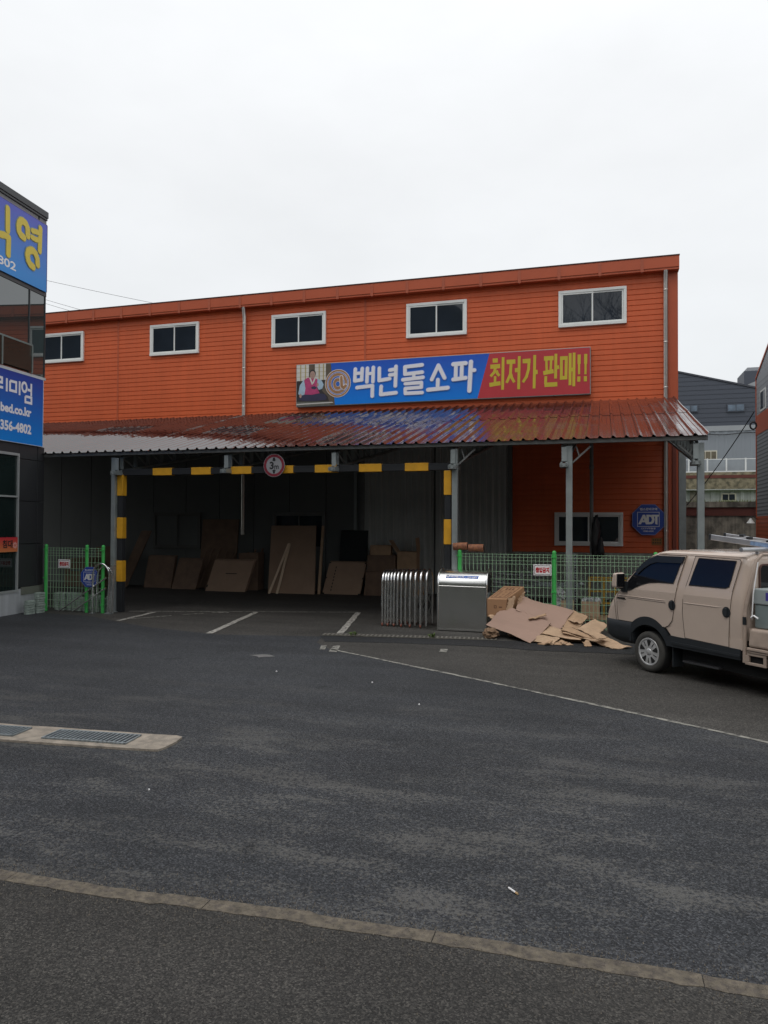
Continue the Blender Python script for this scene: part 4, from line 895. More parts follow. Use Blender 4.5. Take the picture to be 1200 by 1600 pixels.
fl = thing('mesh_fence', 'short green post wire mesh fence beside the dark showroom', 'fence', (-12.3, 15.15, 0))
for x in (-13.17, -11.98, -11.52): fence_post(fl, x, 15.14, 1.62)
mesh_panel(fl, -13.12, -12.03, 15.14, .08, 1.56); mesh_panel(fl, -11.94, -11.56, 15.14, .08, 1.56)
fr = thing('mesh_fence', 'long green post wire mesh fence behind the cardboard heap', 'fence', (-1, 15.25, 0))
for x in (-2.86, -.94, .98, 2.9): fence_post(fr, x, 15.22, 1.63)
for a, b in ((-2.81, -.99), (-.89, .93), (1.03, 2.85)): mesh_panel(fr, a, b, 15.22, .08, 1.57)
def keep_out(label, x0, x1, z0, z1, y):
    t = thing('keep_out_sign', label, 'sign', ((x0 + x1) / 2, y, z0))
    mb = MB(); mb.box(x0, x1, y - .012, y, z0, z1); mb.build('plate', WHITEV, t, bevel=.004)
    mb = MB(); yy = y - .0135; e = .018; b = .008
    for q in ((x0 + e, x1 - e, z0 + e, z0 + e + b), (x0 + e, x1 - e, z1 - e - b, z1 - e), (x0 + e, x0 + e + b, z0 + e + b, z1 - e - b), (x1 - e - b, x1 - e, z0 + e + b, z1 - e - b)):
        mb.add([(q[0], yy, q[2]), (q[1], yy, q[2]), (q[1], yy, q[3]), (q[0], yy, q[3])], [(0, 1, 2, 3)])
    mb.build('border', BLACKTXT, t)
    W_ = x1 - x0; H_ = z1 - z0
    mb = MB(); text(mb, '출입금지', (x0 + W_ * .12, yy, z0 + H_ * .25), (1, 0, 0), (0, 0, 1), W_ * .76, H_ * .5, 0, .06); mb.build('lettering', REDTXT, t)
keep_out('white keep out sign with red letters on the left mesh fence', -12.78, -12.44, 1.06, 1.27, 15.11)
keep_out('white keep out sign with red letters on the right mesh fence above the cardboard', -1.345, -.99, 1.145, 1.365, 15.185)

# stacks of grey green tiles by the left fence
TS = [(-13.0, 14.42, 6), (-12.98, 14.72, 9)] + [(-13.0 + .165 * k, 15.42 + random.uniform(-.03, .03), [8, 8, 8, 8, 6, 6, 7, 7, 6, 7, 6][k]) for k in range(10)]
for i, (x, y, n) in enumerate(TS):
    mb = MB(); z = 0
    for k in range(n):
        dx = random.uniform(-.014, .014); h = .055
        P = [(x + dx + .068 * cos(t * pi / 7) * (1.0), y - .1 - .03 * sin(t * pi / 7) + .0) for t in range(8)]
        P = [(x + dx + .07, y + .1)] + P + [(x + dx - .07, y + .1)]
        mb.prism([(a, b, z + .005) for a, b in P], (0, 0, h - .01)); mb.box(x - .045, x + .045, y - .08, y + .08, z - .006, z + .006, 1); z += h
    if i == 0: lab = 'low stack of grey green tiles in front of the white showroom plinth, nearest the camera'
    elif i == 1: lab = 'taller stack of grey green tiles against the plinth left of the first fence post'
    else: lab = 'stack of grey green tiles behind the left mesh fence, %s from the left' % ORD[i - 2]
    tag(mb.build('tile_stack', [TILE, SEAM], origin=(x, y, 0), bevel=.006), lab, 'tile stack', 'stacks of tiles beside the left fence')

# ================================================================== STAINLESS GATE
fg = thing('folding_gate', 'stainless steel folding driveway gate pushed back beside its drive housing', 'gate', (-3.4, 15.2, 0))
def hoop(x, y0, y1, h, r, dx=0.0, z0=.05):
    P = [(x, y0, z0)]; R_ = (y1 - y0) / 2 * .9
    P.append((x, y0, h - R_))
    for k in range(1, 12):
        t = pi - pi * k / 12; P.append((x + dx * k / 12, (y0 + y1) / 2 + (y1 - y0) / 2 * cos(t), h - R_ + R_ * sin(t)))
    P += [(x + dx, y1, h - R_), (x + dx, y1, z0)]
    return P
hx = [-4.50, -4.435, -4.375, -4.305, -4.235, -4.155, -4.07, -3.975, -3.875, -3.765, -3.645, -3.52]
for i, x in enumerate(hx):
    mb = MB(); yo = 15.1 + .0 * i - .02 * i / 2
    mb.tube(hoop(x, yo, yo + .5, 1.17 + .004 * i, .021, .02), .0235, 12); mb.build('hoop', STEELR, fg)
mb = MB()
for i in range(len(hx) - 1):
    a, b = hx[i] + .01, hx[i + 1] + .01; yo = 15.13 - .01 * i
    for yy in (yo + .06, yo + .42):
        z = .16
        while z < 1.0:
            mb.beam((a, yy, z), (b, yy, z + .28), .008, .014); mb.beam((a, yy + .01, z + .28), (b, yy + .01, z), .008, .014); z += .28
mb.build('lattice', mat('lattice_steel', (.2, .2, .19), .45, metal=.6), fg)
for i in range(0, len(hx), 2):
    mb = MB(); yo = 15.1 - .01 * i
    for yy in (yo, yo + .5): mb.lathe((hx[i] - .014, yy, .034), (1, 0, 0), [(0, 0), (.034, 0), (.034, .028), (0, .028)], 14); mb.box(hx[i] - .02, hx[i] + .02, yy - .02, yy + .02, .045, .085)
    mb.build('caster', mat('caster_red', (.22, .07, .045), .6, var=.3, scale=20), fg)
# housing
hx0, hx1, hy0, hy1, hh = -3.225, -2.235, 14.79, 15.55, 1.24
def arch(y0, y1, h, n=14, flat=.86):
    c = (y0 + y1) / 2; ry = (y1 - y0) / 2; rz = h - flat
    return [(y0, .015), (y0, flat)] + [(c - ry * cos(pi * k / n), flat + rz * sin(pi * k / n)) for k in range(1, n)] + [(y1, flat), (y1, .015)]
A = arch(hy0, hy1, hh, 18, .93)
mb = MB(); n = len(A)
vs = []
for i_, x in enumerate([hx0 + (hx1 - hx0) * k / 6 for k in range(7)]):
    for (y, z) in A:
        bulge = .006 * sin(pi * k / 6)
        dent = .009 * mnoise.noise(Vector((x * 2.6, z * 3.4, 2)))
        vs.append((x, y + (dent if y < hy0 + .02 else 0), z))
mb.add(vs, [(j * n + i, j * n + i + 1, (j + 1) * n + i + 1, (j + 1) * n + i) for j in range(6) for i in range(n - 1)], 0, True)
mb.add([(hx0 + .003, y, z) for y, z in A], [tuple(range(n))]); mb.add([(hx1 - .003, y, z) for y, z in A], [tuple(range(n))[::-1]])
mb.build('housing', STEEL, fg)
for x in (hx0, hx1):
    mb = MB(); mb.tube([(x, y, z) for y, z in arch(hy0 - .008, hy1 + .008, hh + .012, 18, .93)], .02, 8); mb.build('end_rim', STEELR, fg)
mb = MB(); mb.box(hx0 + .02, hx1 - .02, hy0 - .012, hy0 - .002, .02, .05); mb.build('base_strip', STEELR, fg); mb = MB(); mb.tube([(hx0, hy0 - .006, .915), (hx1, hy0 - .006, .905)], .007, 6); mb.build('seam_bead', STEELR, fg)
mb = MB(); mb.prism([(hx1 + .002, y, z) for y, z in arch(hy0 + .12, hy1 - .12, hh - .1, 12, .8)[1:-1]], (.012, 0, 0)); mb.build('end_opening', UNDER, fg)
mb = MB(); mb.box(hx1, hx1 + .04, hy0 + .04, hy0 + .3, .55, .78); mb.build('end_bracket', GALV, fg)
# blue sticker bent over the shoulder of the housing
def shoulder(t, off=.004):
    c = (hy0 + hy1) / 2; ry = (hy1 - hy0) / 2 + off; rz = hh - .93 + off
    return (c - ry * cos(t), .93 + rz * sin(t))
mb = MB(); t0, t1 = .46, .66
for k in range(4):
    a = shoulder(t0 + (t1 - t0) * k / 4); b = shoulder(t0 + (t1 - t0) * (k + 1) / 4)
    mb.add([(-3.08, a[0], a[1]), (-2.4, a[0], a[1]), (-2.4, b[0], b[1]), (-3.08, b[0], b[1])], [(0, 1, 2, 3)])
mb.build('sticker', mat('sticker_blue', (.03, .13, .5), .5, var=.1), fg)
mb = MB(); a = Vector((0,) + shoulder(t0 + .05, .008)); b = Vector((0,) + shoulder(t1 - .04, .008)); up = (b - a).normalized()
text(mb, '백년돌소파 :', (-2.98, a.y, a.z), (1, 0, 0), up, .32, (b - a).length, 0, .03); text(mb, '356-4802', (-2.63, a.y, a.z), (1, 0, 0), up, .2, (b - a).length * .8, 0, .02)
strokes(mb, [(.02, [(-3.03 + .03 * cos(t * pi / 6), .03 * sin(t * pi / 6)) for t in range(13)])], lambda x, z: tuple(Vector((x, a.y, a.z)) + up * (z + .035)), (0, -.6, .8), 0, 1, 0, 'round', .001)
mb.build('sticker_lettering', WHITEV, fg)

# the closing end of the gate by the left fence
ge = thing('gate_end_frame', 'bent stainless tube frame with diagonal braces in front of the left fence', 'gate frame', (-11.6, 15.0, 0))
def hoop_x(x0, x1, y, h, z0=.02, y2=None):
    R_ = (x1 - x0) / 2; y2 = y if y2 is None else y2
    P = [(x0, y, z0), (x0, y, h - R_ * 1.3)]
    for k in range(1, 12): t = pi - pi * k / 12; f_ = k / 12; P.append(((x0 + x1) / 2 + R_ * cos(t), y + (y2 - y) * f_, h - R_ * 1.3 + R_ * 1.3 * sin(t)))
    return P + [(x1, y2, h - R_ * 1.3), (x1, y2, z0)]
mb = MB(); mb.tube(hoop_x(-11.7, -11.3, 15.0, 1.19, y2=15.08), .02, 10); mb.build('front_tube', STEELR, ge)
mb = MB(); mb.tube(hoop_x(-11.63, -11.24, 15.06, 1.12, y2=15.14), .016, 8); mb.build('rear_tube', STEELR, ge)
for a, b in (((-12.66, 15.0, .02), (-11.34, 15.02, .86)), ((-12.29, 15.02, .02), (-11.36, 15.04, .62))):
    mb = MB(); mb.tube([a, b], .018, 8); mb.build('brace', STEELR, ge)
mb = MB()
for x in (-11.24, -11.2, -11.3): mb.tube([(x, 15.03, .03), (x + .02, 15.05, 1.0), (x + .07, 15.08, 1.16)], .013, 8)
mb.build('folded_bar', STEELR, ge)
mb = MB(); mb.box(-11.75, -11.66, 14.95, 15.05, 0.004, .02); mb.box(-11.36, -11.2, 15.0, 15.12, 0.004, .03); mb.build('foot_plate', GALV, ge)

# ================================================================== CARDBOARD HEAP
def board(name, pts, m, label, group=None, th=.012, bow=.012, seed=0, cat='cardboard'):
    """one flattened sheet of cardboard: a slightly bowed grid with a thickness and a torn outline"""
    a, b, c, d = [Vector(p) for p in pts]; n = 14; mb = MB(); top = []; rnd = random.Random(seed)
    ed = lambda: rnd.uniform(-.011, .011); cu = rnd.uniform(.3, .7); ck = rnd.uniform(.012, .035) * rnd.choice((-1, 1)); tilt = rnd.uniform(-.6, .6)
    for j in range(n + 1):
        for i in range(n + 1):
            u_, v_ = i / n, j / n
            p = a.lerp(b, u_).lerp(d.lerp(c, u_), v_)
            p = p + Vector((0, 0, bow * mnoise.noise(Vector((u_ * 2.3 + seed, v_ * 2.3, seed * .7))) * 2 + bow * 1.2 * sin(pi * u_) * sin(pi * v_) + ck * (1 - min(1, abs(u_ + tilt * (v_ - .5) - cu) * 2.6)) + .004 * mnoise.noise(Vector((u_ * 9, v_ * 9, seed)))))
            if i in (0, n) or j in (0, n): p += Vector((ed(), ed(), 0))
            p.z = max(p.z, .014 + .002 * (seed % 4)); top.append(p)
    N_ = (n + 1) ** 2; nrm = (b - a).cross(d - a).normalized()
    if nrm.z < 0: nrm = -nrm
    bot = [p - nrm * th for p in top]
    fs = [(j * (n + 1) + i, j * (n + 1) + i + 1, (j + 1) * (n + 1) + i + 1, (j + 1) * (n + 1) + i) for j in range(n) for i in range(n)]
    mb.add(top + bot, fs + [tuple(N_ + k for k in f[::-1]) for f in fs], 0)
    rim = [i for i in range(n)] + [j * (n + 1) + n for j in range(n)] + [n * (n + 1) + i for i in range(n, 0, -1)] + [j * (n + 1) for j in range(n, 0, -1)]
    mb.add(top + bot, [(rim[k], rim[k] + N_, rim[(k + 1) % len(rim)] + N_, rim[(k + 1) % len(rim)]) for k in range(len(rim))], 1)
    cc = (a + b + c + d) / 4
    return tag(mb.build(name, [m, CARDE], origin=(cc.x, cc.y, 0)), label, cat, group)
G_ = 'flattened cardboard in the heap beside the gate'
board('cardboard_sheet', [(-2.19,14.4,.24),(-1.86,14.78,.56),(-.93,14.2,.34),(-1.27,13.66,.02)], CARD3, 'large smooth pinkish brown sheet at the front of the heap, its corner touching the ground', G_, seed=1, bow=.01)
board('cardboard_sheet', [(-1.55,15.02,.76),(-.54,14.75,.5),(-.77,14.15,.235),(-1.64,14.6,.53)], CARD3, 'large pinkish brown sheet leaning behind the front sheet below the fence sign', G_, seed=2, bow=.02)
board('cardboard_sheet', [(-1.11,13.95,.16),(-.97,14.3,.28),(-.37,14.1,.13),(-.39,13.88,.06)], CARD2, 'long pale flap stretched out right of the front pinkish sheet', G_, seed=3)
board('cardboard_sheet', [(-1.21,13.72,.05),(-1.1,14.0,.15),(-.75,13.9,.09),(-.87,13.58,.01)], CARD2, 'pale square sheet on the ground right of the front sheet corner', G_, seed=4)
board('cardboard_sheet', [(-.87,13.62,.012),(-.74,13.9,.08),(-.6,13.8,.03),(-.72,13.63,.012)], CARD, 'small tan scrap on the ground next to the pale square sheet', G_, seed=5)
board('cardboard_sheet', [(-.72,14.3,.28),(-.55,14.8,.5),(-.28,14.8,.4),(-.45,14.3,.2)], CARD, 'tan sheet propped upright against the fence behind the heap', G_, seed=6)
board('cardboard_sheet', [(-.46,14.2,.25),(-.15,14.75,.37),(.08,14.7,.27),(-.14,13.93,.125)], CARD2, 'broad pale sheet on top of the right part of the heap', G_, seed=7)
board('cardboard_sheet', [(-.35,13.9,.13),(-.16,14.3,.2),(.39,13.7,.03),(.12,13.6,.012)], CARD2, 'pale sheet running down towards the truck bumper', G_, seed=8)
board('cardboard_sheet', [(-.74,14.0,.235),(-.69,14.25,.29),(-.15,14.05,.13),(-.18,13.95,.11)], CARD, 'narrow tan strip sliding down the middle of the heap', G_, seed=9)
board('cardboard_sheet', [(-.72,13.96,.19),(-.66,14.2,.25),(-.2,14.0,.1),(-.22,13.9,.075)], CARD, 'narrow tan strip lying just under another strip in the middle of the heap', G_, seed=13)
board('cardboard_sheet', [(-.36,13.75,.08),(-.26,13.9,.1),(-.19,13.63,.03),(-.3,13.58,.012)], CARD, 'small square tan flap at the front of the heap near the truck', G_, seed=10)
board('cardboard_sheet', [(-2.18,14.62,.36),(-2.04,14.9,.42),(-1.92,14.85,.37),(-2.1,14.55,.32)], CARD2, 'small pale flap sticking out below the printed carton', G_, seed=11)
board('cardboard_sheet', [(.0,13.7,.03),(.12,14.05,.1),(.5,13.6,.03),(.15,13.46,.012)], CARD2, 'flat pale sheet on the ground partly under the truck nose', G_, seed=12)
for k, (x, y, z, rz, sx, sy_) in enumerate([(-.62, 13.72, .03, .4, .1, .06), (-1.0, 13.62, .02, -.5, .12, .07), (-.05, 13.75, .16, 1.0, .14, .09), (-1.2, 14.32, .42, .2, .16, .05), (-.5, 14.5, .33, .9, .12, .1)]):
    P = [(x + sx * cx * cos(rz) - sy_ * cy * sin(rz), y + sx * cx * sin(rz) + sy_ * cy * cos(rz), z + .05 * cx * (1 if k % 2 else -.4)) for cx, cy in ((-1, -1), (1, -1), (1, 1), (-1, 1))]
    board('cardboard_scrap', P, [CARD2, CARD][k % 2], ['small torn scrap on the ground at the front middle of the heap', 'small torn scrap beside the corner of the front sheet', 'small bent scrap on top of the heap nearest the truck', 'thin bent flap lying across the fold between the two pinkish sheets', 'small bent scrap on the tan sheet propped against the fence'][k], G_, seed=40 + k, bow=.02)
# crumpled piece beside the housing
mb = MB(); mb.blob((-2.05, 14.1, .09), (.14, .2, .11), 4, .55, 0, 3, False, 3.2)
tag(mb.build('crumpled_cardboard', CARDE, origin=(-2.05, 14.1, 0)), 'crumpled dark brown cardboard at the right foot of the steel housing', 'cardboard')
mb = MB()   # body of the heap: the layers under the sheets seen
for i, (x, y, sx, sy_, h, rz) in enumerate([(-1.5, 14.6, .28, .22, .22, .2), (-1.1, 14.45, .3, .2, .15, -.1), (-.55, 14.3, .26, .22, .09, .1), (-.1, 14.2, .22, .2, .06, -.2)]):
    for k in range(4):
        z0 = h * k / 4; z1 = h * (k + .8) / 4; q = rz + .12 * k
        P = [(x + sx * cx * cos(q) - sy_ * cy * sin(q), y + sx * cx * sin(q) + sy_ * cy * cos(q)) for cx, cy in ((-1, -1), (1, -1), (1, 1), (-1, 1))]
        mb.hull8([(a, b, z0 + .012) for a, b in P], [(a, b, z1 + .012) for a, b in P])
tag(mb.build('cardboard_bundle', CARD, origin=(-.9, 14.4, 0)), 'bundle of flattened brown boxes buried under the cardboard heap', 'cardboard', G_)
# printed carton
ct = thing('carton', 'closed brown printed carton standing on the heap beside the steel housing', 'carton', (-1.85, 14.9, .0))
mb = MB()
B = [(-2.2, 14.68, .33), (-1.82, 14.66, .33), (-1.5, 15.1, .52), (-1.9, 15.12, .52)]; T = [(-2.21, 14.68, .69), (-1.83, 14.66, .69), (-1.52, 15.1, .92), (-1.93, 15.12, .92)]
mb.hull8(B, T); mb.build('box', mat('carton_brown', (.36, .2, .105), .8, var=.1, scale=4), ct, bevel=.008)
mb = MB(); tp = lambda u_, v_, k=.003: tuple(Vector(T[0]).lerp(Vector(T[1]), u_).lerp(Vector(T[3]).lerp(Vector(T[2]), u_), v_) + Vector((0, -.3, 1)).normalized() * k)
def tq(a, b, c, d, k=.003): mb.add([tp(a, c, k), tp(b, c, k), tp(b, d, k), tp(a, d, k)], [(0, 1, 2, 3)])
for q in ((.1, .9, .1, .125), (.1, .9, .875, .9), (.1, .13, .125, .875), (.87, .9, .125, .875), (.13, .87, .62, .635)): tq(*q)
for k in range(5): tq(.2 + .02 * (k % 2), .34, .18 + .085 * k, .22 + .085 * k); tq(.45, .58, .18 + .085 * k + .02 * (k % 2), .21 + .085 * k); tq(.68, .8, .19 + .08 * k, .215 + .085 * k)
for k in range(3): tq(.3 + .16 * k, .4 + .16 * k, .7, .82)
fp = lambda u_, v_: tuple(Vector(B[0]).lerp(Vector(B[1]), u_).lerp(Vector(T[0]).lerp(Vector(T[1]), u_), v_) + Vector((0, -.003, 0)))
def fq(a, b, c, d): mb.add([fp(a, c), fp(b, c), fp(b, d), fp(a, d)], [(0, 1, 2, 3)])
for q in ((.36, .5, .5, .53), (.36, .5, .63, .66), (.36, .39, .53, .63), (.47, .5, .53, .63), (.62, .78, .54, .6)): fq(*q)
mb.build('print', CARDP, ct)
board('torn_flap', [(-1.83,14.64,.42),(-1.78,14.68,.72),(-1.66,14.78,.74),(-1.72,14.7,.45)], CARD2, 'torn pale flap standing between the carton and the leaning sheets', None, seed=21, bow=.03)
board('torn_flap', [(-1.64,14.72,.5),(-1.6,14.75,.72),(-1.5,14.98,.84),(-1.58,14.8,.55)], CARD2, 'torn pale flap folded over the top edge of the leaning sheets', None, seed=22, bow=.03)

# ================================================================== THINGS STORED UNDER THE CANOPY
def lean(name, label, cat, x0, x1, h, y0, y1, th, m, skew=0.0, marks=()):
    mb = MB(); P = [(x0, y0, .004), (x1, y0, .004), (x1 + skew, y1, h), (x0 + skew, y1, h)]
    mb.prism(P, (0, th * .95, th * .25)); V = [Vector(p) for p in P]
    pt = lambda u_, v_: tuple(V[0].lerp(V[1], u_).lerp(V[3].lerp(V[2], u_), v_) + Vector((0, -.004, 0)))
    for a, b, c, d in marks: mb.add([pt(a, c), pt(b, c), pt(b, d), pt(a, d)], [(0, 1, 2, 3)], 1)
    return tag(mb.build(name, [m, BLKB], origin=((x0 + x1) / 2, y0, 0), bevel=.006), label, cat)
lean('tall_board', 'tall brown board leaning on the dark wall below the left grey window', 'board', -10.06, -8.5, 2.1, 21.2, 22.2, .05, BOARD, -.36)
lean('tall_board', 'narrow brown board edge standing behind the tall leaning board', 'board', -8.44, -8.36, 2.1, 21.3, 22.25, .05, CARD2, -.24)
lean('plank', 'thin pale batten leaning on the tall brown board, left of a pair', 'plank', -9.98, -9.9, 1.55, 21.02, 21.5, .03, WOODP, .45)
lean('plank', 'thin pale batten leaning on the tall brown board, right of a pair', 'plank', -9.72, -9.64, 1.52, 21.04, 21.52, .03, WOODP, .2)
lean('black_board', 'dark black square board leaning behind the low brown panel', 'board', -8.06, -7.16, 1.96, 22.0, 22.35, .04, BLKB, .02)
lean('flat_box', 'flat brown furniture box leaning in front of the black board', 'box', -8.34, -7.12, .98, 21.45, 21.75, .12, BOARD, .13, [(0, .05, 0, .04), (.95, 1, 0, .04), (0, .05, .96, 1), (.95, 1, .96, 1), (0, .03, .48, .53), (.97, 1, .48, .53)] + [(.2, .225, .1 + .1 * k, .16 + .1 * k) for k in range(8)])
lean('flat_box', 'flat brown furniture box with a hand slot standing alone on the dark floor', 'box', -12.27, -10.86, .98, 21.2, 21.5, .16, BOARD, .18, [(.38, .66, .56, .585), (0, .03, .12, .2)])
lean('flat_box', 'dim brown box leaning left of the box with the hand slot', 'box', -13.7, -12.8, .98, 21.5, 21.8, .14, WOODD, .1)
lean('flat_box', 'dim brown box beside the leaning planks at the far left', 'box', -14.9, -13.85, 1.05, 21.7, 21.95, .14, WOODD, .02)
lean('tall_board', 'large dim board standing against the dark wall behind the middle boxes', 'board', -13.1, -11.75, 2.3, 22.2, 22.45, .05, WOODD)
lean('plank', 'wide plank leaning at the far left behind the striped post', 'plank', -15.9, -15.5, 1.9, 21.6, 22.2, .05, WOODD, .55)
# bags and rolls heaped behind the boxes
for i in range(9):
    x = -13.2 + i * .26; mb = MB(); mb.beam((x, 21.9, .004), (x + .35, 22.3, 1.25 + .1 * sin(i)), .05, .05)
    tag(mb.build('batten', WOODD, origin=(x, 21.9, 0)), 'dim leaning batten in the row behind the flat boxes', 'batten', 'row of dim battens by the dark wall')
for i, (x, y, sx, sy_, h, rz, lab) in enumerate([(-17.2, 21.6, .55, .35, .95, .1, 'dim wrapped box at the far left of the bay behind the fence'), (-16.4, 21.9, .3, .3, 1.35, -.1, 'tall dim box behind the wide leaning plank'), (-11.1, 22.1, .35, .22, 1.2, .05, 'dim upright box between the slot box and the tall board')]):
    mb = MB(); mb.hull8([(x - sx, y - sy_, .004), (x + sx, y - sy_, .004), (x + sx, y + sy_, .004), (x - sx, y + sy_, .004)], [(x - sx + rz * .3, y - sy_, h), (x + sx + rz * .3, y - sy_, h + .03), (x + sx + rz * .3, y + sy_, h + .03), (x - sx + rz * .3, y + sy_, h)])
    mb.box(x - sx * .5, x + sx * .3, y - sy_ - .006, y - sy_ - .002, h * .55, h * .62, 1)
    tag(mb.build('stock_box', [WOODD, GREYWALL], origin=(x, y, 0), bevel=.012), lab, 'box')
# heap of boxes right
def cbox(label, c, sx, sy_, sz, rz, m, open_=False, lean_=0.0):
    t = thing('carton', label, 'carton', c, rot=rz)
    mb = MB(); mb.hull8([(-sx, -sy_, 0), (sx, -sy_, 0), (sx, sy_, 0), (-sx, sy_, 0)], [(-sx + lean_, -sy_, sz), (sx + lean_, -sy_, sz), (sx + lean_, sy_, sz), (-sx + lean_, sy_, sz)]); mb.build('box', m, t, bevel=.01)
    if open_:
        mb = MB(); mb.hull8([(-sx - .02, -sy_, sz - .03), (-sx, -sy_, sz - .03), (-sx, sy_, sz - .03), (-sx - .02, sy_, sz - .03)], [(-sx - .26, -sy_, sz + .34), (-sx - .24, -sy_, sz + .34), (-sx - .24, sy_, sz + .34), (-sx - .26, sy_, sz + .34)])
        mb.hull8([(sx, -sy_, sz), (sx + .02, -sy_, sz), (sx + .02, sy_, sz), (sx, sy_, sz)], [(sx - .04, -sy_, sz + .42), (sx - .02, -sy_, sz + .42), (sx - .02, sy_, sz + .42), (sx - .04, sy_, sz + .42)]); mb.build('flap', CARD, t)
    return t
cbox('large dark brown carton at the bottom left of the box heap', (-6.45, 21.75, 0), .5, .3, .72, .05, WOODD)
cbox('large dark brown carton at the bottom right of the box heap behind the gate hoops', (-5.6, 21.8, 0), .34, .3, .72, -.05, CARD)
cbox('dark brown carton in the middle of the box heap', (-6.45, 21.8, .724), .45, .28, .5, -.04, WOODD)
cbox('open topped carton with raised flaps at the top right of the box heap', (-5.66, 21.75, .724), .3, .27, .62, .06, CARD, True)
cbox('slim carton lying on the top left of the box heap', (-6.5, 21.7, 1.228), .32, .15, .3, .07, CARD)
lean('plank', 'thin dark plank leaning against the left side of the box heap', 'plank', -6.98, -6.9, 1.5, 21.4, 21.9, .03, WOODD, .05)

# ================================================================== CLUTTER BEHIND THE RIGHT FENCE
sf = thing('trestle', 'grey steel trestle with a flat beam behind the right fence', 'steel frame', (-1.1, 18, 0))
mb = MB(); mb.box(-1.66, -.52, 17.95, 18.05, .70, .80); mb.blob((-.5, 18, .77), (.08, .07, .06), 3, .4); mb.build('beam', GALV, sf, bevel=.008)
for x in (-1.55, -.75):
    mb = MB(); mb.beam((x, 18, .004), (x, 18, .7), .05, .05); mb.build('leg', GALVD, sf)
mb = MB(); mb.beam((-1.95, 18.1, 1.3), (-1.5, 18, .82), .06, .05); mb.build('brace', GALVD, sf)
for i, x in enumerate((-.71, -.615)):
    mb = MB(); mb.box(x - .03, x + .03, 17.8, 17.806, 0, 1.5); mb.box(x - .03, x - .024, 17.806, 17.85, 0, 1.5)
    for k in range(24): mb.box(x - .012, x + .012, 17.796, 17.7995, .04 + k * .06, .075 + k * .06, 1)
    tag(mb.build('slotted_angle', [GALV, SEAM], origin=(x, 17.8, 0)), ['upright slotted steel angle behind the fence, left of a pair beside the canopy post', 'upright slotted steel angle behind the fence, right of a pair beside the canopy post'][i], 'steel angle')
yr = thing('yellow_rack', 'low yellow tubular steel rack behind the right fence', 'rack', (.3, 18, 0))
mb = MB()
for z in (.35, .62, .88, .94): mb.box(-.33, 1.3, 17.97, 18.0, z - .02, z + .02)
mb.build('rail', YRACK, yr)
for x in (-.3, .02, .27, .62, 1.0, 1.28):
    mb = MB(); mb.box(x - .022, x + .022, 17.94, 17.968, .0, .95); mb.build('upright', YRACK, yr)
for i, (x, sx) in enumerate(((-.27, .2), (-.78, .14))):
    c = thing('open_carton', ['open carton full of clear plastic bottles in front of the yellow rack', 'open carton half hidden behind the canopy post'][i], 'carton', (x, 17.6, 0))
    mb = MB(); h = .43
    mb.box(x - sx, x + sx, 17.45, 17.46, .09, h); mb.box(x - sx, x + sx, 17.74, 17.75, .09, h); mb.box(x - sx, x - sx + .01, 17.46, 17.74, .09, h); mb.box(x + sx - .01, x + sx, 17.46, 17.74, .09, h); mb.box(x - sx + .01, x + sx - .01, 17.46, 17.74, .09, .1); mb.build('box', CARD2, c)
for k in range(9):
    mb = MB(); x = -.42 + (k % 3) * .14 + .02 * (k // 3); y = 17.52 + (k // 3) * .08
    mb.blob((x, y, .42 + .03 * (k % 2)), (.06, .05, .065), k, .5, sub=2, smooth=False, freq=3)
    tag(mb.build('plastic_bottle', PLAST, origin=(x, y, .36)), 'crushed clear plastic bottle in the open carton by the yellow rack', 'bottle', 'crushed bottles in the open carton')
pl = thing('pallet', 'low wooden pallet on the ground in front of the yellow rack', 'pallet', (.0, 17.5, 0))
mb = MB()
for k in range(5): mb.box(-.6, .9, 17.1 + k * .17, 17.2 + k * .17, .065, .085)
mb.build('slat', WOOD, pl)
mb = MB()
for x in (-.55, .1, .8): mb.box(x - .04, x + .04, 17.1, 17.88, 0, .063)
mb.build('bearer', WOODD, pl)
for i, (x, z, y) in enumerate(((-1.0, .28, 17.6), (-.98, .55, 17.62))):
    mb = MB(); mb.blob((x, y, z), (.15, .14, .16), 11 + i, .6, sub=3, smooth=False, freq=2.5)
    tag(mb.build('plastic_bag', mat('grey_plastic_film', (.42, .44, .44), .35, var=.35, scale=16), origin=(x, y, z - .2)), ['crumpled pale plastic film low behind the green fence post', 'crumpled pale plastic film higher behind the green fence post'][i], 'plastic film')
mb = MB(); mb.blob((-.17, 18.93, 1.85), (.1, .1, .5), 5, .5, sub=3, freq=2.2); mb.blob((-.06, 18.9, 1.6), (.09, .08, .22), 8, .5, sub=3)
tag(mb.build('black_bag', BAG, origin=(-.17, 18.93, 1.3)), 'black bag hanging on the thin inner post in front of the lower window', 'bag')
for i, (a, b) in enumerate((((-3.0, 15.24, 1.7), (-2.7, 15.24, 1.715)), ((-2.68, 15.26, 1.675), (-2.37, 15.26, 1.68)))):
    mb = MB(); mb.tube([a, tuple(Vector(a).lerp(Vector(b), .5) + Vector((0, 0, .004))), b], .078, 16); mb.lathe(b, (1, 0, 0), [(0, .001), (.06, .001), (.06, -.0)], 14, 1)
    tag(mb.build('rusty_roll', [RUST, UNDER], origin=(a[0], a[1], a[2] - .08)), ['rusty brown roll lying across the top of the fence post, left one', 'rusty brown roll lying on top of the mesh fence, right one'][i], 'roll')
for i in range(6):
    x0 = -2.6 + .1 * i; mb = MB(); mb.tube([(x0 - .3, 17.3 + .06 * i, .55 + .09 * i), (x0 + .75, 17.5 + .05 * i, .35 + .12 * i)], .03, 8)
    tag(mb.build('steel_pipe', GALVD, origin=(x0, 17.3, .4)), 'dull steel pipe in the loose pile behind the gate housing', 'pipe', 'loose pipes behind the gate housing')
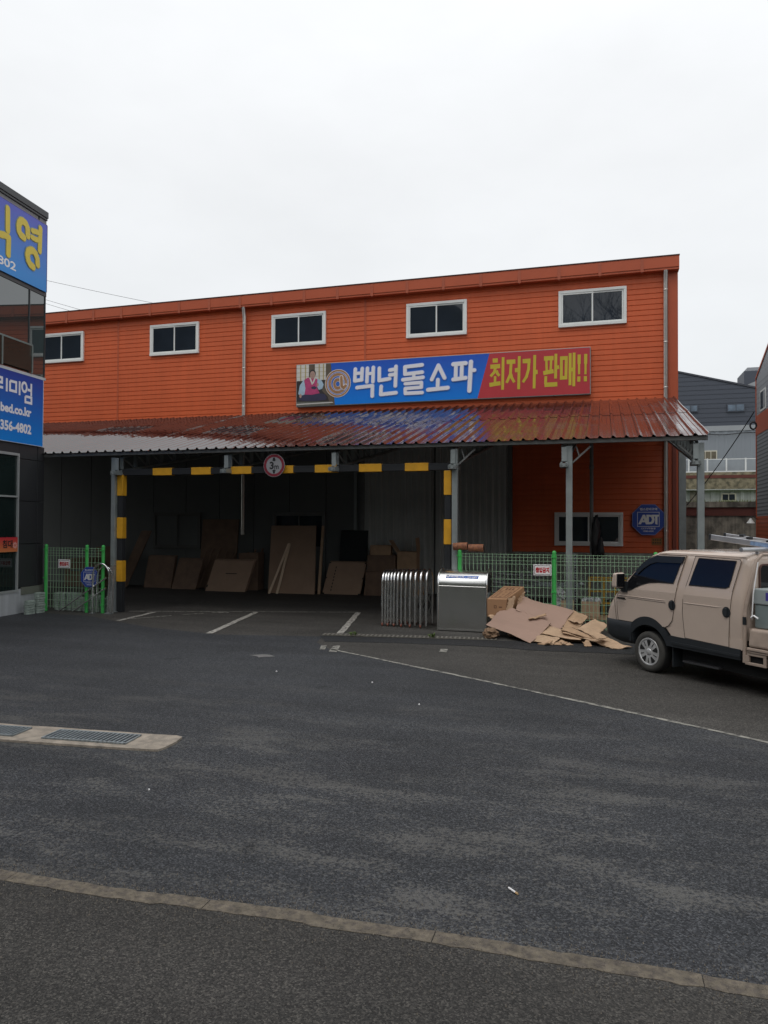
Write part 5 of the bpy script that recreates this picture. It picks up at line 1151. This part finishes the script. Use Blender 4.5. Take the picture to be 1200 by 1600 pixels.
pr = thing('pipe_rack', 'dark low rack holding loose pipes behind the gate housing', 'rack', (-2.3, 17.5, 0))
mb = MB(); mb.box(-2.9, -1.75, 17.2, 17.8, .2, .33); mb.build('tray', GALVD, pr)
for x in (-2.85, -1.8):
    mb = MB(); mb.box(x - .03, x + .03, 17.3, 17.36, 0, 1.1); mb.build('leg', GALVD, pr)
mb = MB(); mb.box(2.35, 2.62, 22.2, 22.45, 0, 1.5)
tag(mb.build('cardboard_column', CARD2, origin=(2.48, 22.3, 0), bevel=.01), 'tall narrow cardboard carton standing right of the grey corner column', 'carton')

# ================================================================== BEIGE TRUCK
tk = thing('pickup_truck', 'beige double cab light truck with dark lower cladding parked at the right edge', 'truck', (.70, 11.5, 0), rot=atan2(.748, -.663))
# local: +x forward, y = 0 is the left flank towards the camera, the truck reaches to y = -1.62
W2 = -1.62
def inset(z): return 0.0 if z < 1.2 else (z - 1.2) * .185
def loop(z, sf, sb, ins, rf, rr, n=7):
    P = []
    y0, y1 = -ins, W2 + ins
    for k in range(n + 1): t = pi / 2 * k / n; P.append((sf - rf + rf * sin(t), y0 - rf + rf * cos(t), z))
    for k in range(n + 1): t = pi / 2 * k / n; P.append((sf - rf + rf * cos(t), y1 + rf - rf * sin(t), z))
    for k in range(n + 1): t = pi / 2 * k / n; P.append((sb + rr - rr * sin(t), y1 + rr - rr * cos(t), z))
    for k in range(n + 1): t = pi / 2 * k / n; P.append((sb + rr - rr * cos(t), y0 - rr + rr * sin(t), z))
    return P
def loft(mb, Ls, m=0, cap=True):
    n = len(Ls[0]); mb.add([p for L_ in Ls for p in L_], [(j * n + i, j * n + (i + 1) % n, (j + 1) * n + (i + 1) % n, (j + 1) * n + i) for j in range(len(Ls) - 1) for i in range(n)], m, True)
    if cap: mb.add(Ls[-1], [tuple(range(n))], m, True); mb.add(Ls[0], [tuple(range(n))[::-1]], m, False)
LV = [(.69, 1.09, .0, .24), (.80, 1.07, -.004, .24), (.92, 1.02, -.008, .24), (1.02, .95, -.006, .24), (1.06, .92, -.002, .24), (1.12, .86, .0, .24), (1.2, .79, .003, .24), (1.3, .70, .021, .23), (1.37, .63, .034, .22), (1.5, .49, .058, .21), (1.63, .34, .082, .2), (1.71, .21, .098, .19), (1.755, .1, .125, .17), (1.785, .0, .165, .15), (1.80, -.12, .24, .13), (1.812, -.35, .4, .1)]
mb = MB(); loft(mb, [loop(z, sf, -1.55 if z < 1.72 else -1.55 + (z - 1.72) * .8, ins, rf, .09) for z, sf, ins, rf in LV])
mb.build('cab_body', TRUCKP, tk)
mb = MB(); loft(mb, [loop(z, sf, .40, ins, .22, .02) for z, sf, ins in ((.36, .86, .06), (.40, .98, .01), (.46, 1.07, -.012), (.60, 1.09, -.018), (.69, 1.085, -.012), (.70, 1.07, .0))]); mb.build('front_bumper', CLAD, tk)
mb = MB(); mb.box(-4.2, -.42, W2 + .12, -.14, .24, .5); mb.box(-4.2, .95, W2 + .35, -.36, .42, .66); mb.box(-4.2, -.35, W2 + .05, -.05, .5, .62); mb.box(-1.5, .9, W2 + .02, -.02, .66, .688); mb.build('chassis', UNDER, tk)
# flank panels follow the body, the arch is cut out of them
def arc(cx, cz_, rx, rz, a0, a1, n=18): return [(cx + rx * cos(radians(a0 + (a1 - a0) * k / n)), cz_ + rz * sin(radians(a0 + (a1 - a0) * k / n))) for k in range(n + 1)]
def clipz(pts, z0, keep_up):
    o = []
    for i in range(len(pts)):
        a, b = pts[i - 1], pts[i]; ia = (a[1] >= z0) == keep_up; ib = (b[1] >= z0) == keep_up
        if ia != ib: t = (z0 - a[1]) / (b[1] - a[1]); o.append((a[0] + (b[0] - a[0]) * t, z0))
        if ib: o.append(b)
    return o
def flank(mb, pts, off, thk, m=0, side=1):
    zs_ = [p[1] for p in pts]
    if min(zs_) < 1.199 and max(zs_) > 1.201:                       # the flank folds inwards at the belt line
        flank(mb, clipz(pts, 1.2, False), off, thk, m, side); flank(mb, clipz(pts, 1.2, True), off, thk, m, side); return
    if side > 0: mb.prism([(s_, off - inset(z), z) for s_, z in pts], (0, -thk, 0), m)
    else: mb.prism([(s_, W2 - off + inset(z), z) for s_, z in pts][::-1], (0, thk, 0), m)
cladp = [(.42, .69)] + [(.40, .665)] + arc(.10, .32, .47, .49, 46, 20, 10)[:0] + arc(.10, .33, .46, .485, 48, 150, 20) + [(-.33, .60), (-.5, .595), (-1.5, .575), (-1.5, .44), (-.34, .445)] + arc(.09, .31, .385, .385, 160, 16, 22) + [(.42, .42)]
for side in (1, -1):
    mb = MB(); flank(mb, cladp, .022, .05, 0, side); mb.build('side_cladding', CLAD, tk, bevel=.008)
    mb = MB(); flank(mb, [(.49, .26)] + arc(.09, .31, .40, .40, 0, 180, 20) + [(-.31, .26)], -.27, .01, 0, side); mb.build('wheel_well', UNDER, tk)
    mb = MB(); flank(mb, [(-.26, .69), (-.36, .585), (-1.5, .56), (-1.55, .6), (-1.55, .70), (-.26, .70)], .0035, .04, 0, side); mb.build('sill_panel', TRUCKP, tk)
    mb = MB(); flank(mb, [(-.36, .52), (-1.5, .505), (-1.5, .475), (-.36, .485)], .034, .04, 0, side); mb.build('sill_ridge', CLAD, tk, bevel=.008)
# doors of the left flank (mirrored on the right)
fdoor = [(.70, .70), (.72, .86), (.735, 1.04), (.70, 1.12), (.60, 1.2), (.57, 1.28), (.5, 1.36), (.25, 1.6), (.12, 1.685), (-.04, 1.73), (-.545, 1.735), (-.5, 1.55), (-.445, 1.32), (-.42, 1.13), (-.40, .95), (-.37, .81), (-.3, .73), (-.24, .70)]
fglass = [(.56, 1.24), (.5, 1.17), (.44, 1.175), (.34, 1.225), (.22, 1.275), (.08, 1.315), (-.1, 1.332), (-.375, 1.335), (-.43, 1.5), (-.485, 1.70), (-.03, 1.70), (.12, 1.655), (.25, 1.57), (.42, 1.41)]
rdoor = [(-.60, .60), (-.585, .70), (-.555, .95), (-.565, 1.13), (-.6, 1.32), (-.66, 1.55), (-.7, 1.735), (-1.42, 1.72), (-1.44, 1.69), (-1.40, 1.5), (-1.36, 1.3), (-1.335, 1.05), (-1.32, .70), (-1.32, .58)]
rglass = [(-.655, 1.335), (-.705, 1.52), (-.765, 1.71), (-1.37, 1.695), (-1.335, 1.5), (-1.305, 1.36), (-1.25, 1.337)]
def seam(mb, pts, wd, off, side, closed=False):
    P = pts + ([pts[0]] if closed else [])
    for i in range(len(P) - 1):
        a = Vector(P[i]); b = Vector(P[i + 1]); d = (b - a).normalized(); q = Vector((-d.y, d.x)) * wd / 2; a = a - d * wd * .4; b = b + d * wd * .4
        pp = [a - q, b - q, b + q, a + q]
        y = (lambda z: off + .0003 * (i % 3) - inset(z)) if side > 0 else (lambda z: W2 - off - .0003 * (i % 3) + inset(z))
        mb.add([(p.x, y(p.y), p.y) for p in pp], [(0, 1, 2, 3)])
for side in (1, -1):
    for nm, dp, gp in (('front', fdoor, fglass), ('rear', rdoor, rglass)):
        mb = MB(); flank(mb, dp, .012, .03, 0, side); d_ = mb.build('door', TRUCKP, tk, bevel=.004)
        mb = MB(); flank(mb, gp, .0165, .01, 0, side); mb.build('door_window', TGLASS, d_)
        mb = MB(); seam(mb, dp, .008, .0122, side, True); seam(mb, gp, .011, .0175, side, True); mb.build('door_seal', SEAM, d_)
        # handle: oval black recess with a bar
        hc = (-.37, 1.03) if nm == 'front' else (-1.285, 1.03)
        mb = MB(); oy = (lambda v: v) if side > 0 else (lambda v: W2 - v)
        P = [(hc[0] + .062 * cos(t * pi / 10), oy(.0135), hc[1] + .07 * sin(t * pi / 10)) for t in range(20)]
        mb.prism(P, (0, .006 * side, 0)); mb.box(hc[0] - .02, hc[0] + .02, min(oy(.019), oy(.04)), max(oy(.019), oy(.04)), hc[1] - .055, hc[1] + .055); mb.build('door_handle', CLAD, d_, bevel=.008)
        # raised swage line
        mb = MB(); a, b = (.72, -.28) if nm == 'front' else (-.57, -1.22)
        yy = oy(.0125)
        mb.tube([(a, yy - .006 * side, 1.083), (a - .06, yy, 1.083), (b + .1, yy, 1.083), (b, yy - .008 * side, 1.083)], .0065, 8); mb.build('swage_line', TRUCKP, d_)
        if nm == 'front':
            mb = MB(); mb.tube([(.5, yy, 1.055), (-.25, yy, 1.05)], .003, 6); mb.build('trim_line', CLAD, d_)
            mb = MB(); mb.prism([(.72, oy(.0135), 1.05), (.72, oy(.0135), 1.03), (.54, oy(.0135), 1.025), (.56, oy(.0135), 1.05)], (0, .006 * side, 0)); mb.build('badge_strip', SEAM, d_)
            mb = MB(); vis = [(.36, 1.475), (.25, 1.58), (.12, 1.67), (-.03, 1.717), (-.535, 1.72), (-.5, 1.625), (-.45, 1.625), (-.02, 1.62), (.1, 1.585), (.22, 1.51), (.32, 1.42)]
            flank(mb, vis, .035, .014, 0, side); mb.build('rain_visor', VISOR, d_, bevel=.004)
    mb = MB(); oy = (lambda v: v) if side > 0 else (lambda v: W2 - v)
    mb.tube([(-.02, oy(-.118), 1.745), (-.2, oy(-.106), 1.757), (-.6, oy(-.104), 1.76), (-1.5, oy(-.104), 1.752)], .008, 6); mb.build('drip_rail', TRUCKP, tk)
# bumper seam and vertical nose seam
mb = MB(); seam(mb, [(.74, .70), (.77, .9), (.79, 1.03), (.72, 1.14)], .008, .012, 1); mb.build('nose_seam', SEAM, tk)
# windscreen and headlamps (front)
mb = MB(); 
mb.add([(.705, -.24, 1.26), (.705, W2 + .24, 1.26), (.19, W2 + .28, 1.735), (.19, -.28, 1.735)], [(0, 1, 2, 3)]); mb.build('windscreen', TGLASS, tk)
for y in (-.3, W2 + .3):
    mb = MB(); mb.blob((1.0, y, .84), (.08, .15, .08), 1, 0, sub=2); mb.build('headlight', PLAST, tk)
# mirror
mb = MB(); mb.hull8([(.54, .03, 1.2), (.66, .03, 1.2), (.66, .20, 1.21), (.54, .20, 1.21)], [(.53, .03, 1.44), (.63, .03, 1.44), (.63, .20, 1.43), (.53, .20, 1.43)]); mr_ = mb.build('wing_mirror', TRUCKP, tk, bevel=.03, bseg=3)
mb = MB(); mb.add([(.528, .05, 1.225), (.528, .185, 1.23), (.52, .185, 1.41), (.52, .05, 1.42)], [(0, 1, 2, 3)]); mb.box(.529, .545, .045, .19, 1.22, 1.42, 1); mb.build('mirror_glass', [TGLASS, CLAD], mr_)
mb = MB(); mb.beam((.58, -.02, 1.18), (.58, .1, 1.22), .05, .05); mb.box(.5, .62, -.03, .03, 1.14, 1.3); mb.build('mirror_arm', CLAD, mr_)
# wheels
def wheel(x, y, side, R_=.30):
    w_ = MB(); s_ = side
    prof = [(R_ * .62, -.01), (R_ * .66, .0), (R_ * .8, .012), (R_ * .93, .004), (R_ * .985, -.02), (R_, -.05), (R_, -.13), (R_ * .97, -.17), (R_ * .6, -.18)]
    w_.lathe((x, y, R_), (0, s_, 0), prof, 40, 0)
    for k in range(40):
        t = 2 * pi * k / 40
    wh_ = w_.build('wheel', RUBBERL, tk)
    m2 = MB(); m2.lathe((x, y, R_), (0, s_, 0), [(R_ * .6, -.004), (R_ * .5, -.001), (R_ * .3, .001), (R_ * .16, -.004), (0, -.004)], 36, 0)
    m2.lathe((x, y, R_), (0, s_, 0), [(R_ * .685, -.004), (R_ * .67, .006), (R_ * .6, .004), (R_ * .58, -.012)], 36, 0)
    m2.lathe((x, y, R_), (0, s_, 0), [(0, .012), (R_ * .1, .01), (R_ * .16, .002), (R_ * .17, -.02)], 20, 0)
    for k in range(5):
        t0 = 2 * pi * k / 5 + .35
        for r0, r1, a0, a1 in ((.3, .56, .13, .24), (.33, .53, .045, .035)):
            tt = t0 if a0 > .1 else t0 + pi / 5
            P = [(r0 * R_ * cos(tt - a0), r0 * R_ * sin(tt - a0)), (r1 * R_ * cos(tt - a1), r1 * R_ * sin(tt - a1)), ((r1 + .02) * R_ * cos(tt), (r1 + .02) * R_ * sin(tt)), (r1 * R_ * cos(tt + a1), r1 * R_ * sin(tt + a1)), (r0 * R_ * cos(tt + a0), r0 * R_ * sin(tt + a0)), ((r0 - .04) * R_ * cos(tt), (r0 - .04) * R_ * sin(tt))]
            m2.prism([(x + a, y + s_ * .004, R_ + b) for a, b in P], (0, -s_ * .03, 0), 1)
    m2.build('hubcap', [CHROME, UNDER], wh_, bevel=.003)
    m3 = MB()
    m3.lathe((x, y, R_), (0, s_, 0), [(R_ * .988, -.02), (R_ * 1.004, -.05), (R_ * 1.004, -.13), (R_ * .98, -.165)], 40, 0); m3.build('tread', RUBBER, wh_)
wheel(.09, -.005, 1); wheel(.09, W2 + .005, -1); wheel(-2.35, -.03, 1); wheel(-2.35, W2 + .03, -1)
mb = MB(); mb.box(-.36, -.345, -.24, -.02, .15, .5); mb.build('mud_flap', CLAD, tk)
mb = MB(); mb.box(-1.12, -.52, -.16, -.03, .25, .272); mb.build('side_step', mat('step_metal', (.06, .06, .065), .5, metal=.3), tk)
# rear wall window, cargo bed
mb = MB()
P = arc(0, 0, 1, 1, 0, 360, 1)
def rrect(y0, y1, z0, z1, r, n=5):
    P = []
    for cx, cz_, a in ((y1 - r, z1 - r, 0), (y0 + r, z1 - r, 90), (y0 + r, z0 + r, 180), (y1 - r, z0 + r, 270)): P += [(cx + r * cos(radians(a + 90 * k / n)), cz_ + r * sin(radians(a + 90 * k / n))) for k in range(n + 1)]
    return P
mb.prism([(-1.56, y, z) for y, z in rrect(W2 + .28, -.28, 1.3, 1.64, .06)], (-.006, 0, 0)); rw = mb.build('rear_window', TGLASS, tk)
mb = MB(); mb.tube([(-1.562, y, z) for y, z in rrect(W2 + .265, -.265, 1.285, 1.655, .07)], .014, 6, closed=True); mb.build('window_seal', mat('seal_brown', (.1, .05, .04), .8), rw)
mb = MB(); mb.box(-4.25, -1.6, W2 + .02, -.02, .80, .86); mb.build('bed_floor', TRUCKD, tk)
mb = MB()
mb.hull8([(-4.25, -.03, .63), (-1.615, -.03, .63), (-1.615, .03, .63), (-4.25, .03, .63)], [(-4.25, -.05, .86), (-1.625, -.05, .86), (-1.625, .015, .86), (-4.25, .015, .86)])
mb.build('bed_side', TRUCKD, tk, bevel=.03, bseg=3)
mb = MB(); mb.box(-4.25, -1.6, -.02, .035, .585, .622); mb.box(-4.25, -1.6, -.02, .022, .555, .58); mb.build('bed_rail', TRUCKD, tk, bevel=.008)
mb = MB()
for q in ((-1.86, -1.585, .52, .555), (-1.86, -1.56, .40, .435), (-1.62, -1.56, .435, .52), (-1.86, -1.82, .435, .52)): mb.box(q[0], q[1], -.02, .012, q[2], q[3])
mb.box(-1.86, -1.6, -.06, -.03, .42, .54, 1); mb.build('side_guard', [TRUCKD, UNDER], tk, bevel=.006)
mb = MB()
for y in (-.005, W2 + .005):
    mb.tube([(-1.545, y, .42), (-1.55, y, .95), (-1.56, y, 1.1), (-1.60, y - (.05 if y > -1 else -.05), 1.4), (-1.635, y - (.11 if y > -1 else -.11), 1.72), (-1.64, y - (.2 if y > -1 else -.2), 1.79)], [.026, .026, .024, .022, .022, .022], 8)
mb.tube([(-1.64, -.2, 1.79), (-1.64, W2 + .2, 1.79)], .022, 8); mb.build('bed_headboard', TRUCKD, tk)
mb = MB(); mb.box(-1.575, -1.535, -.01, .022, .9, 1.0); mb.build('latch', CLAD, tk)
mb = MB(); mb.tube([(-1.655, .0, .98), (-1.66, -.02, 1.3), (-1.675, -.09, 1.7)], .008, 6); mb.tube([(-1.65, .01, 1.0), (-1.7, .02, 1.03), (-1.76, .02, 1.0)], .012, 6); mb.build('tarp_cord', WHITEV, tk)
# roller bar on the cab roof edge
mb = MB(); mb.tube([(-1.5, .0, 1.85), (-1.5, W2, 1.85)], .03, 12); 
for y in (-.3, -.81, -1.3): mb.beam((-1.5, y, 1.79), (-1.5, y, 1.84), .04, .02)
mb.build('roof_bar', ALUL, tk)
# cooler box and carton in the bed
cb = thing('cooler_box', 'grey green cooler box with a paler lid in the truck bed', 'box', tk.location + Matrix.Rotation(atan2(.748, -.663), 3, 'Z') @ Vector((-2.0, -.5, .865)), rot=atan2(.748, -.663))
mb = MB(); mb.box(-.6, .37, -.55, .42, 0, .3); mb.build('body', COOLER, cb, bevel=.015)
mb = MB(); mb.box(-.62, .385, -.57, .435, .302, .50); mb.build('lid', COOLERL, cb, bevel=.015)
mb = MB(); mb.box(-.02, .2, .4355, .437, .36, .46); mb.build('sticker', mat('sticker_purple', (.07, .05, .3), .5), cb)
# ladder tied on top, running over the cab
Rz = Matrix.Rotation(atan2(.748, -.663), 3, 'Z')
ld_ = thing('ladder', 'aluminium ladder with black end caps tied on top of the truck', 'ladder', tk.location + Rz @ Vector((-2.2, -.7, 1.8)), rot=atan2(.748, -.663))
def lp(s_, y, z): return Vector((s_ + 2.2, y + .7, z - 1.8))
def zl(s_): return 2.0 + (s_ + .56) * .105
for y, s0 in ((-.5, -.58), (-.95, -.45)):
    mb = MB(); a = lp(s0, y, zl(s0)); b = lp(-4.2, y, zl(-4.2)); mb.beam(a, b, .028, .075); mb.build('rail', ALUL, ld_, bevel=.004)
    mb = MB(); a2 = lp(s0 + .012, y, zl(s0) + .001); b2 = lp(s0 - .03, y, zl(s0 - .03)); mb.beam(a2, b2, .036, .085); mb.build('end_cap', CLAD, ld_, bevel=.006)
s_ = -.85
while s_ > -4.1:
    mb = MB(); a = lp(s_, -.5, zl(s_) + .012); b = lp(s_, -.95, zl(s_) + .012); mb.beam(a, b, .035, .03); mb.build('rung', ALUL, ld_); s_ -= .3
mb = MB(); a = lp(-1.25, -.484, zl(-1.25)); b = lp(-1.75, -.484, zl(-1.75)); mb.beam(a, b, .003, .05); mb.build('label', BLUEL, ld_)
mb = MB()
for s_, y in ((-.75, -.95), (-1.05, -.72), (-1.45, -.6)): mb.box(*(lambda p: (p.x - .035, p.x + .035, p.y - .03, p.y + .03, p.z + .02, p.z + .06))(lp(s_, y, zl(s_))))
mb.build('rubber_joint', CLAD, ld_, bevel=.008)

# ================================================================== BACKGROUND ON THE RIGHT
r1 = thing('retaining_wall', 'near grey stained concrete retaining wall with a maroon band', 'wall', (10, 36, 0))
mb = MB(); mb.box(-8, 60, 36, 36.6, 0, 2.62); mb.build('wall_face', STONE, r1)
mb = MB(); mb.box(-8, 60, 35.95, 36.62, 2.62, 3.0); mb.build('painted_band', MAROON, r1)
mb = MB(); mb.box(-8, 60, 35.9, 36.8, 3.0, 3.25); mb.build('coping', STONE, r1)
tr = MB(); tr.box(-8, 60, 36.6, 50.2, 0, 3.2); struct('terrace', tr, mat('terrace_grass', (.07, .1, .03), .9, var=.4, scale=3))
for k in range(160):
    pass
gg = MB()
for i in range(500):
    x = random.uniform(2.5, 8); y = random.uniform(36.7, 37.3); h = random.uniform(.06, .22); a = random.uniform(0, 3)
    gg.add([(x, y, 3.18), (x + .05 * cos(a), y + .05 * sin(a), 3.18), (x + random.uniform(-.06, .06), y, 3.2 + h)], [(0, 1, 2)])
tag(gg.build('grass_fringe', mat('grass_blade', (.16, .2, .05), .8, var=.3, scale=9)), 'yellow green grass fringe along the top of the near retaining wall', 'grass', kind='stuff')
sh = thing('white_shed', 'low white corrugated shed on the terrace behind the near wall', 'shed', (10, 44, 3.2))
mb = MB(); ribbed(mb, -8, 4.62, 3.2, 4.12, 44, .5, .05); ribbed(mb, 5.35, 60, 3.2, 4.12, 44, .5, .05); mb.box(-8, 60, 44.02, 48, 3.2, 4.1); mb.build('shed_wall', WHITEW, sh)
mb = MB(); mb.box(4.62, 5.35, 43.9, 44.015, 3.2, 4.12); mb.build('door_recess', STONE, sh)
mb = MB(); mb.box(-8.2, 60, 43.7, 48.2, 4.12, 4.17); mb.build('roof', WHITEW, sh)
for xa in (6.2, 8.05):
    mb = MB(); mb.box(xa, xa + .75, 43.9, 43.96, 3.52, 3.95); f = mb.build('window', CREAM, sh)
    for k in range(2):
        mb = MB(); mb.box(xa + .06 + k * .33, xa + .34 + k * .33, 43.88, 43.9, 3.58, 3.89); mb.build('pane', PANE, f)
r2 = thing('retaining_wall', 'upper mossy stone retaining wall with a thin red line below the white railing', 'wall', (10, 50, 3.2))
mb = MB(); mb.box(-8, 60, 50, 50.8, 3.2, 5.14); mb.box(-8, 60, 50, 50.8, 5.34, 5.52); mb.build('wall_face', STONE2, r2)
mb = MB(); mb.box(-8, 60, 49.97, 50.8, 5.142, 5.338); mb.build('painted_band', MAROON, r2)
tr = MB(); tr.box(-8, 60, 50.8, 120, 0, 5.5); struct('terrace', tr, mat('yard_grey', (.2, .2, .19), .9, var=.2, scale=1))
rl = thing('railing', 'white post railing on top of the upper retaining wall', 'railing', (10, 51, 5.5))
for k in range(14):
    mb = MB(); x = 5.28 - 1.11 * 4 + 1.11 * k; mb.box(x - .045, x + .045, 50.95, 51.04, 5.5, 6.46); mb.build('post', WHITER, rl)
mb = MB(); mb.box(-8, 20, 50.98, 51.01, 6.38, 6.43); mb.box(-8, 20, 50.98, 51.01, 5.58, 5.66); mb.build('rail', WHITER, rl)
mb = MB(); mb.box(-8, 20, 50.99, 51.0, 5.66, 6.38); mb.build('mesh_infill', mat('infill_pale', (.27, .3, .33), .6), rl)
# dark factory building
fb = thing('factory', 'dark navy and pale grey metal clad factory far behind the retaining walls', 'factory', (10, 62, 5.5))
mb = MB(); siding(mb, -10, 30, 9.9, 14.2, 62, .35, .03)
b2 = MB(); 
b2.prism([(-10, 62, 9.9), (30, 62, 9.9), (30, 62, 9.92), (5.0, 62, 14.32), (-10, 62, 17.5)], (0, 25, 0)); 
mb = MB(); mb.prism([(-10, 61.97, 9.9), (14.5, 61.97, 9.9), (14.5, 61.97, 11.75), (5.0, 61.97, 14.34), (-10, 61.97, 18.3)], (0, 25, 0)); mb.build('upper_wall', NAVY, fb)
mb = MB()
for k in range(22):
    z = 10.2 + k * .36; xe = min(14.5, 5 + (14.34 - z) / .2726 - .1)
    if xe > -8: mb.box(-10, xe, 61.95, 61.969, z, z + .018)
mb.build('siding_joint', mat('navy_joint', (.038, .045, .06), .6), fb)
mb = MB(); mb.prism([(-10, 61.9, 18.35), (5.0, 61.9, 14.37), (14.6, 61.9, 11.76), (14.6, 61.9, 11.9), (5.0, 61.9, 14.5), (-10, 61.9, 18.5)], (0, 26, 0)); mb.build('roof_edge', mat('roof_edge_navy', (.045, .05, .065), .5), fb)
mb = MB(); ribbed(mb, -10, 14.5, 5.5, 9.5, 61.98, .62, .03); mb.box(-10, 14.5, 62, 86, 5.5, 9.5); mb.build('lower_wall', LGREY, fb)
mb = MB(); mb.box(-10, 14.5, 61.9, 62.1, 9.5, 9.9); mb.build('light_band', LGREY2, fb)
for x0, x1, z0, z1, fm in ((6.0, 7.1, 11.02, 11.6, NAVY), (9.15, 10.42, 10.93, 11.56, NAVY), (7.15, 8.45, 7.22, 8.0, CREAM)):
    mb = MB(); mb.box(x0, x1, 61.86, 61.94, z0, z1); f = mb.build('window', fm, fb)
    n = 2 if fm is NAVY else 3
    for k in range(n):
        a = x0 + .08 + (x1 - x0 - .1) * k / n; mb = MB(); mb.box(a, a + (x1 - x0 - .1) / n - .06, 61.83, 61.86, z0 + .08, z1 - .08); mb.build('pane', mat('far_pane', (.1, .14, .19) if fm is NAVY else (.13, .11, .07), .1, var=.5, scale=2), f)
mb = MB(); mb.tube([(-4 + k * .6, 61.8, 9.25 + .06 * sin(k * 1.1)) for k in range(30)], .035, 6); mb.build('service_cable', CABLEM, fb)
mb = MB(); mb.box(10.55, 12.2, 63, 66, 12.6, 14.25); mb.build('roof_plant', NAVY, fb)
mb = MB(); mb.box(11.3, 14, 66, 69, 12.2, 15.1); mb.build('stair_tower', GSIDE, fb)
mb = MB(); mb.beam((10.4, 62.6, 12.75), (12.4, 62.6, 13.6), .5, .35); mb.box(9.95, 10.2, 62.4, 62.7, 12.7, 13.2); mb.build('roof_duct', LGREY2, fb)
# grey building with orange bands at the right edge
gb = thing('grey_workshop', 'grey sided workshop with orange bands at the right edge of the photo', 'building', (7, 30, 0))
def gable(x, pts, m, name, thk=.02):
    mb = MB(); mb.prism([(x, y, z) for y, z in pts], (thk, 0, 0)); return mb.build(name, m, gb)
RZ = lambda y: 8.32 + (33.8 - y) * .345 if y > 24 else 8.32 + 9.8 * .345 - (24 - y) * .345
gable(6.12, [(33.75, 0), (33.75, 8.25), (24, RZ(24) - .05), (14.2, 8.25), (14.2, 0)], GSIDE, 'body_wall', 14)
def band(z0, z1, x, m, name, dy=0): 
    mb = MB(); mb.box(x, x + .03, 14.2, 33.78, z0, z1); return mb.build(name, m, gb)
band(5.92, 6.72, 6.105, ORANGE2, 'upper_band'); band(0, 2.56, 6.105, ORANGE2, 'lower_band')
mb = MB()
z = 2.62
while z < 5.9: mb.box(6.116, 6.119, 14.2, 33.75, z, z + .05); z += .15
mb.build('siding_groove', GSIDE2, gb)
mb = MB()
z = 6.8
while z < 8.2: mb.box(6.117, 6.119, 14.2, 33.75, z, z + .012); z += .2
mb.build('siding_joint', GSIDE2, gb)
mb = MB(); z = .2
while z < 2.5: mb.box(6.102, 6.1045, 14.2, 33.7, z, z + .02); z += .16
mb.build('band_groove', mat('band_groove', (.2, .04, .02), .6), gb)
mb = MB(); mb.box(6.09, 6.2, 33.76, 33.8, 0, 8.3); mb.build('corner_trim', ORANGE2, gb)
mb = MB(); mb.prism([(6.09, 33.82, 8.24), (6.09, 33.82, 8.34), (6.09, 24, RZ(24) + .06), (6.09, 14, 8.34), (6.09, 14, 8.24), (6.09, 24, RZ(24) - .04)], (.12, 0, 0)); mb.build('verge_trim', ORANGE2, gb)
mb = MB(); mb.box(6.1, 6.125, 31.9, 32.95, 6.78, 7.62); f = mb.build('window', ALU, gb)
mb = MB(); mb.box(6.095, 6.1, 32.35, 32.85, 6.86, 7.54); mb.build('pane', PANE, f); mb = MB(); mb.box(6.095, 6.1, 31.98, 32.3, 6.86, 7.54); mb.build('pane', GSIDE, f)
wl = thing('wall_lamp', 'small white wall lamp on the corner of the grey workshop', 'lamp', (6.0, 33.4, 2.3))
mb = MB(); mb.lathe((5.82, 33.4, 2.28), (0, 0, 1), [(.16, 0), (.05, .16), (.03, .2), (0, .2)], 14); mb.build('lamp_shade', WHITER, wl)
mb = MB(); mb.tube([(5.82, 33.4, 2.47), (5.9, 33.4, 2.56), (6.08, 33.4, 2.45)], .015, 6); mb.build('arm', CABLEM, wl)
# cables
def cable(label, a, b, sag, r=.018):
    mb = MB(); a = Vector(a); b = Vector(b); mb.tube([tuple(a.lerp(b, t / 16) - Vector((0, 0, sag * 4 * (t / 16) * (1 - t / 16)))) for t in range(17)], r, 6)
    tag(mb.build('power_cable', CABLEM, origin=tuple(a.lerp(b, .5))), label, 'cable')
cable('thin dark cable hanging from the grey workshop down to the near wall', (5.0, 28, 2.2 + 3.9), (3.6, 35.5, 3.1), .15)
mb = MB(); mb.tube([(5.15 + .1 * cos(t * pi / 8), 29.0, 5.75 + .13 * sin(t * pi / 8)) for t in range(16)], .03, 6, closed=True); tag(mb.build('cable_coil', CABLEM, origin=(5.15, 29, 5.6)), 'small coil of black cable hanging before the grey workshop', 'cable')
CBL = [((-44, 45, 21.4), (-26, 45, 16.6), .1, 'highest thin overhead cable in the sky left of the warehouse roof'), ((-46, 45, 20.85), (-28, 45, 15.1), .1, 'middle thin overhead cable just above the warehouse roof at the left'), ((-46, 45, 20.6), (-28, 45, 14.75), .1, 'lowest thin overhead cable just above the warehouse roof at the left')]
for a, b, s_, l_ in CBL: cable(l_, a, b, s_, .013)
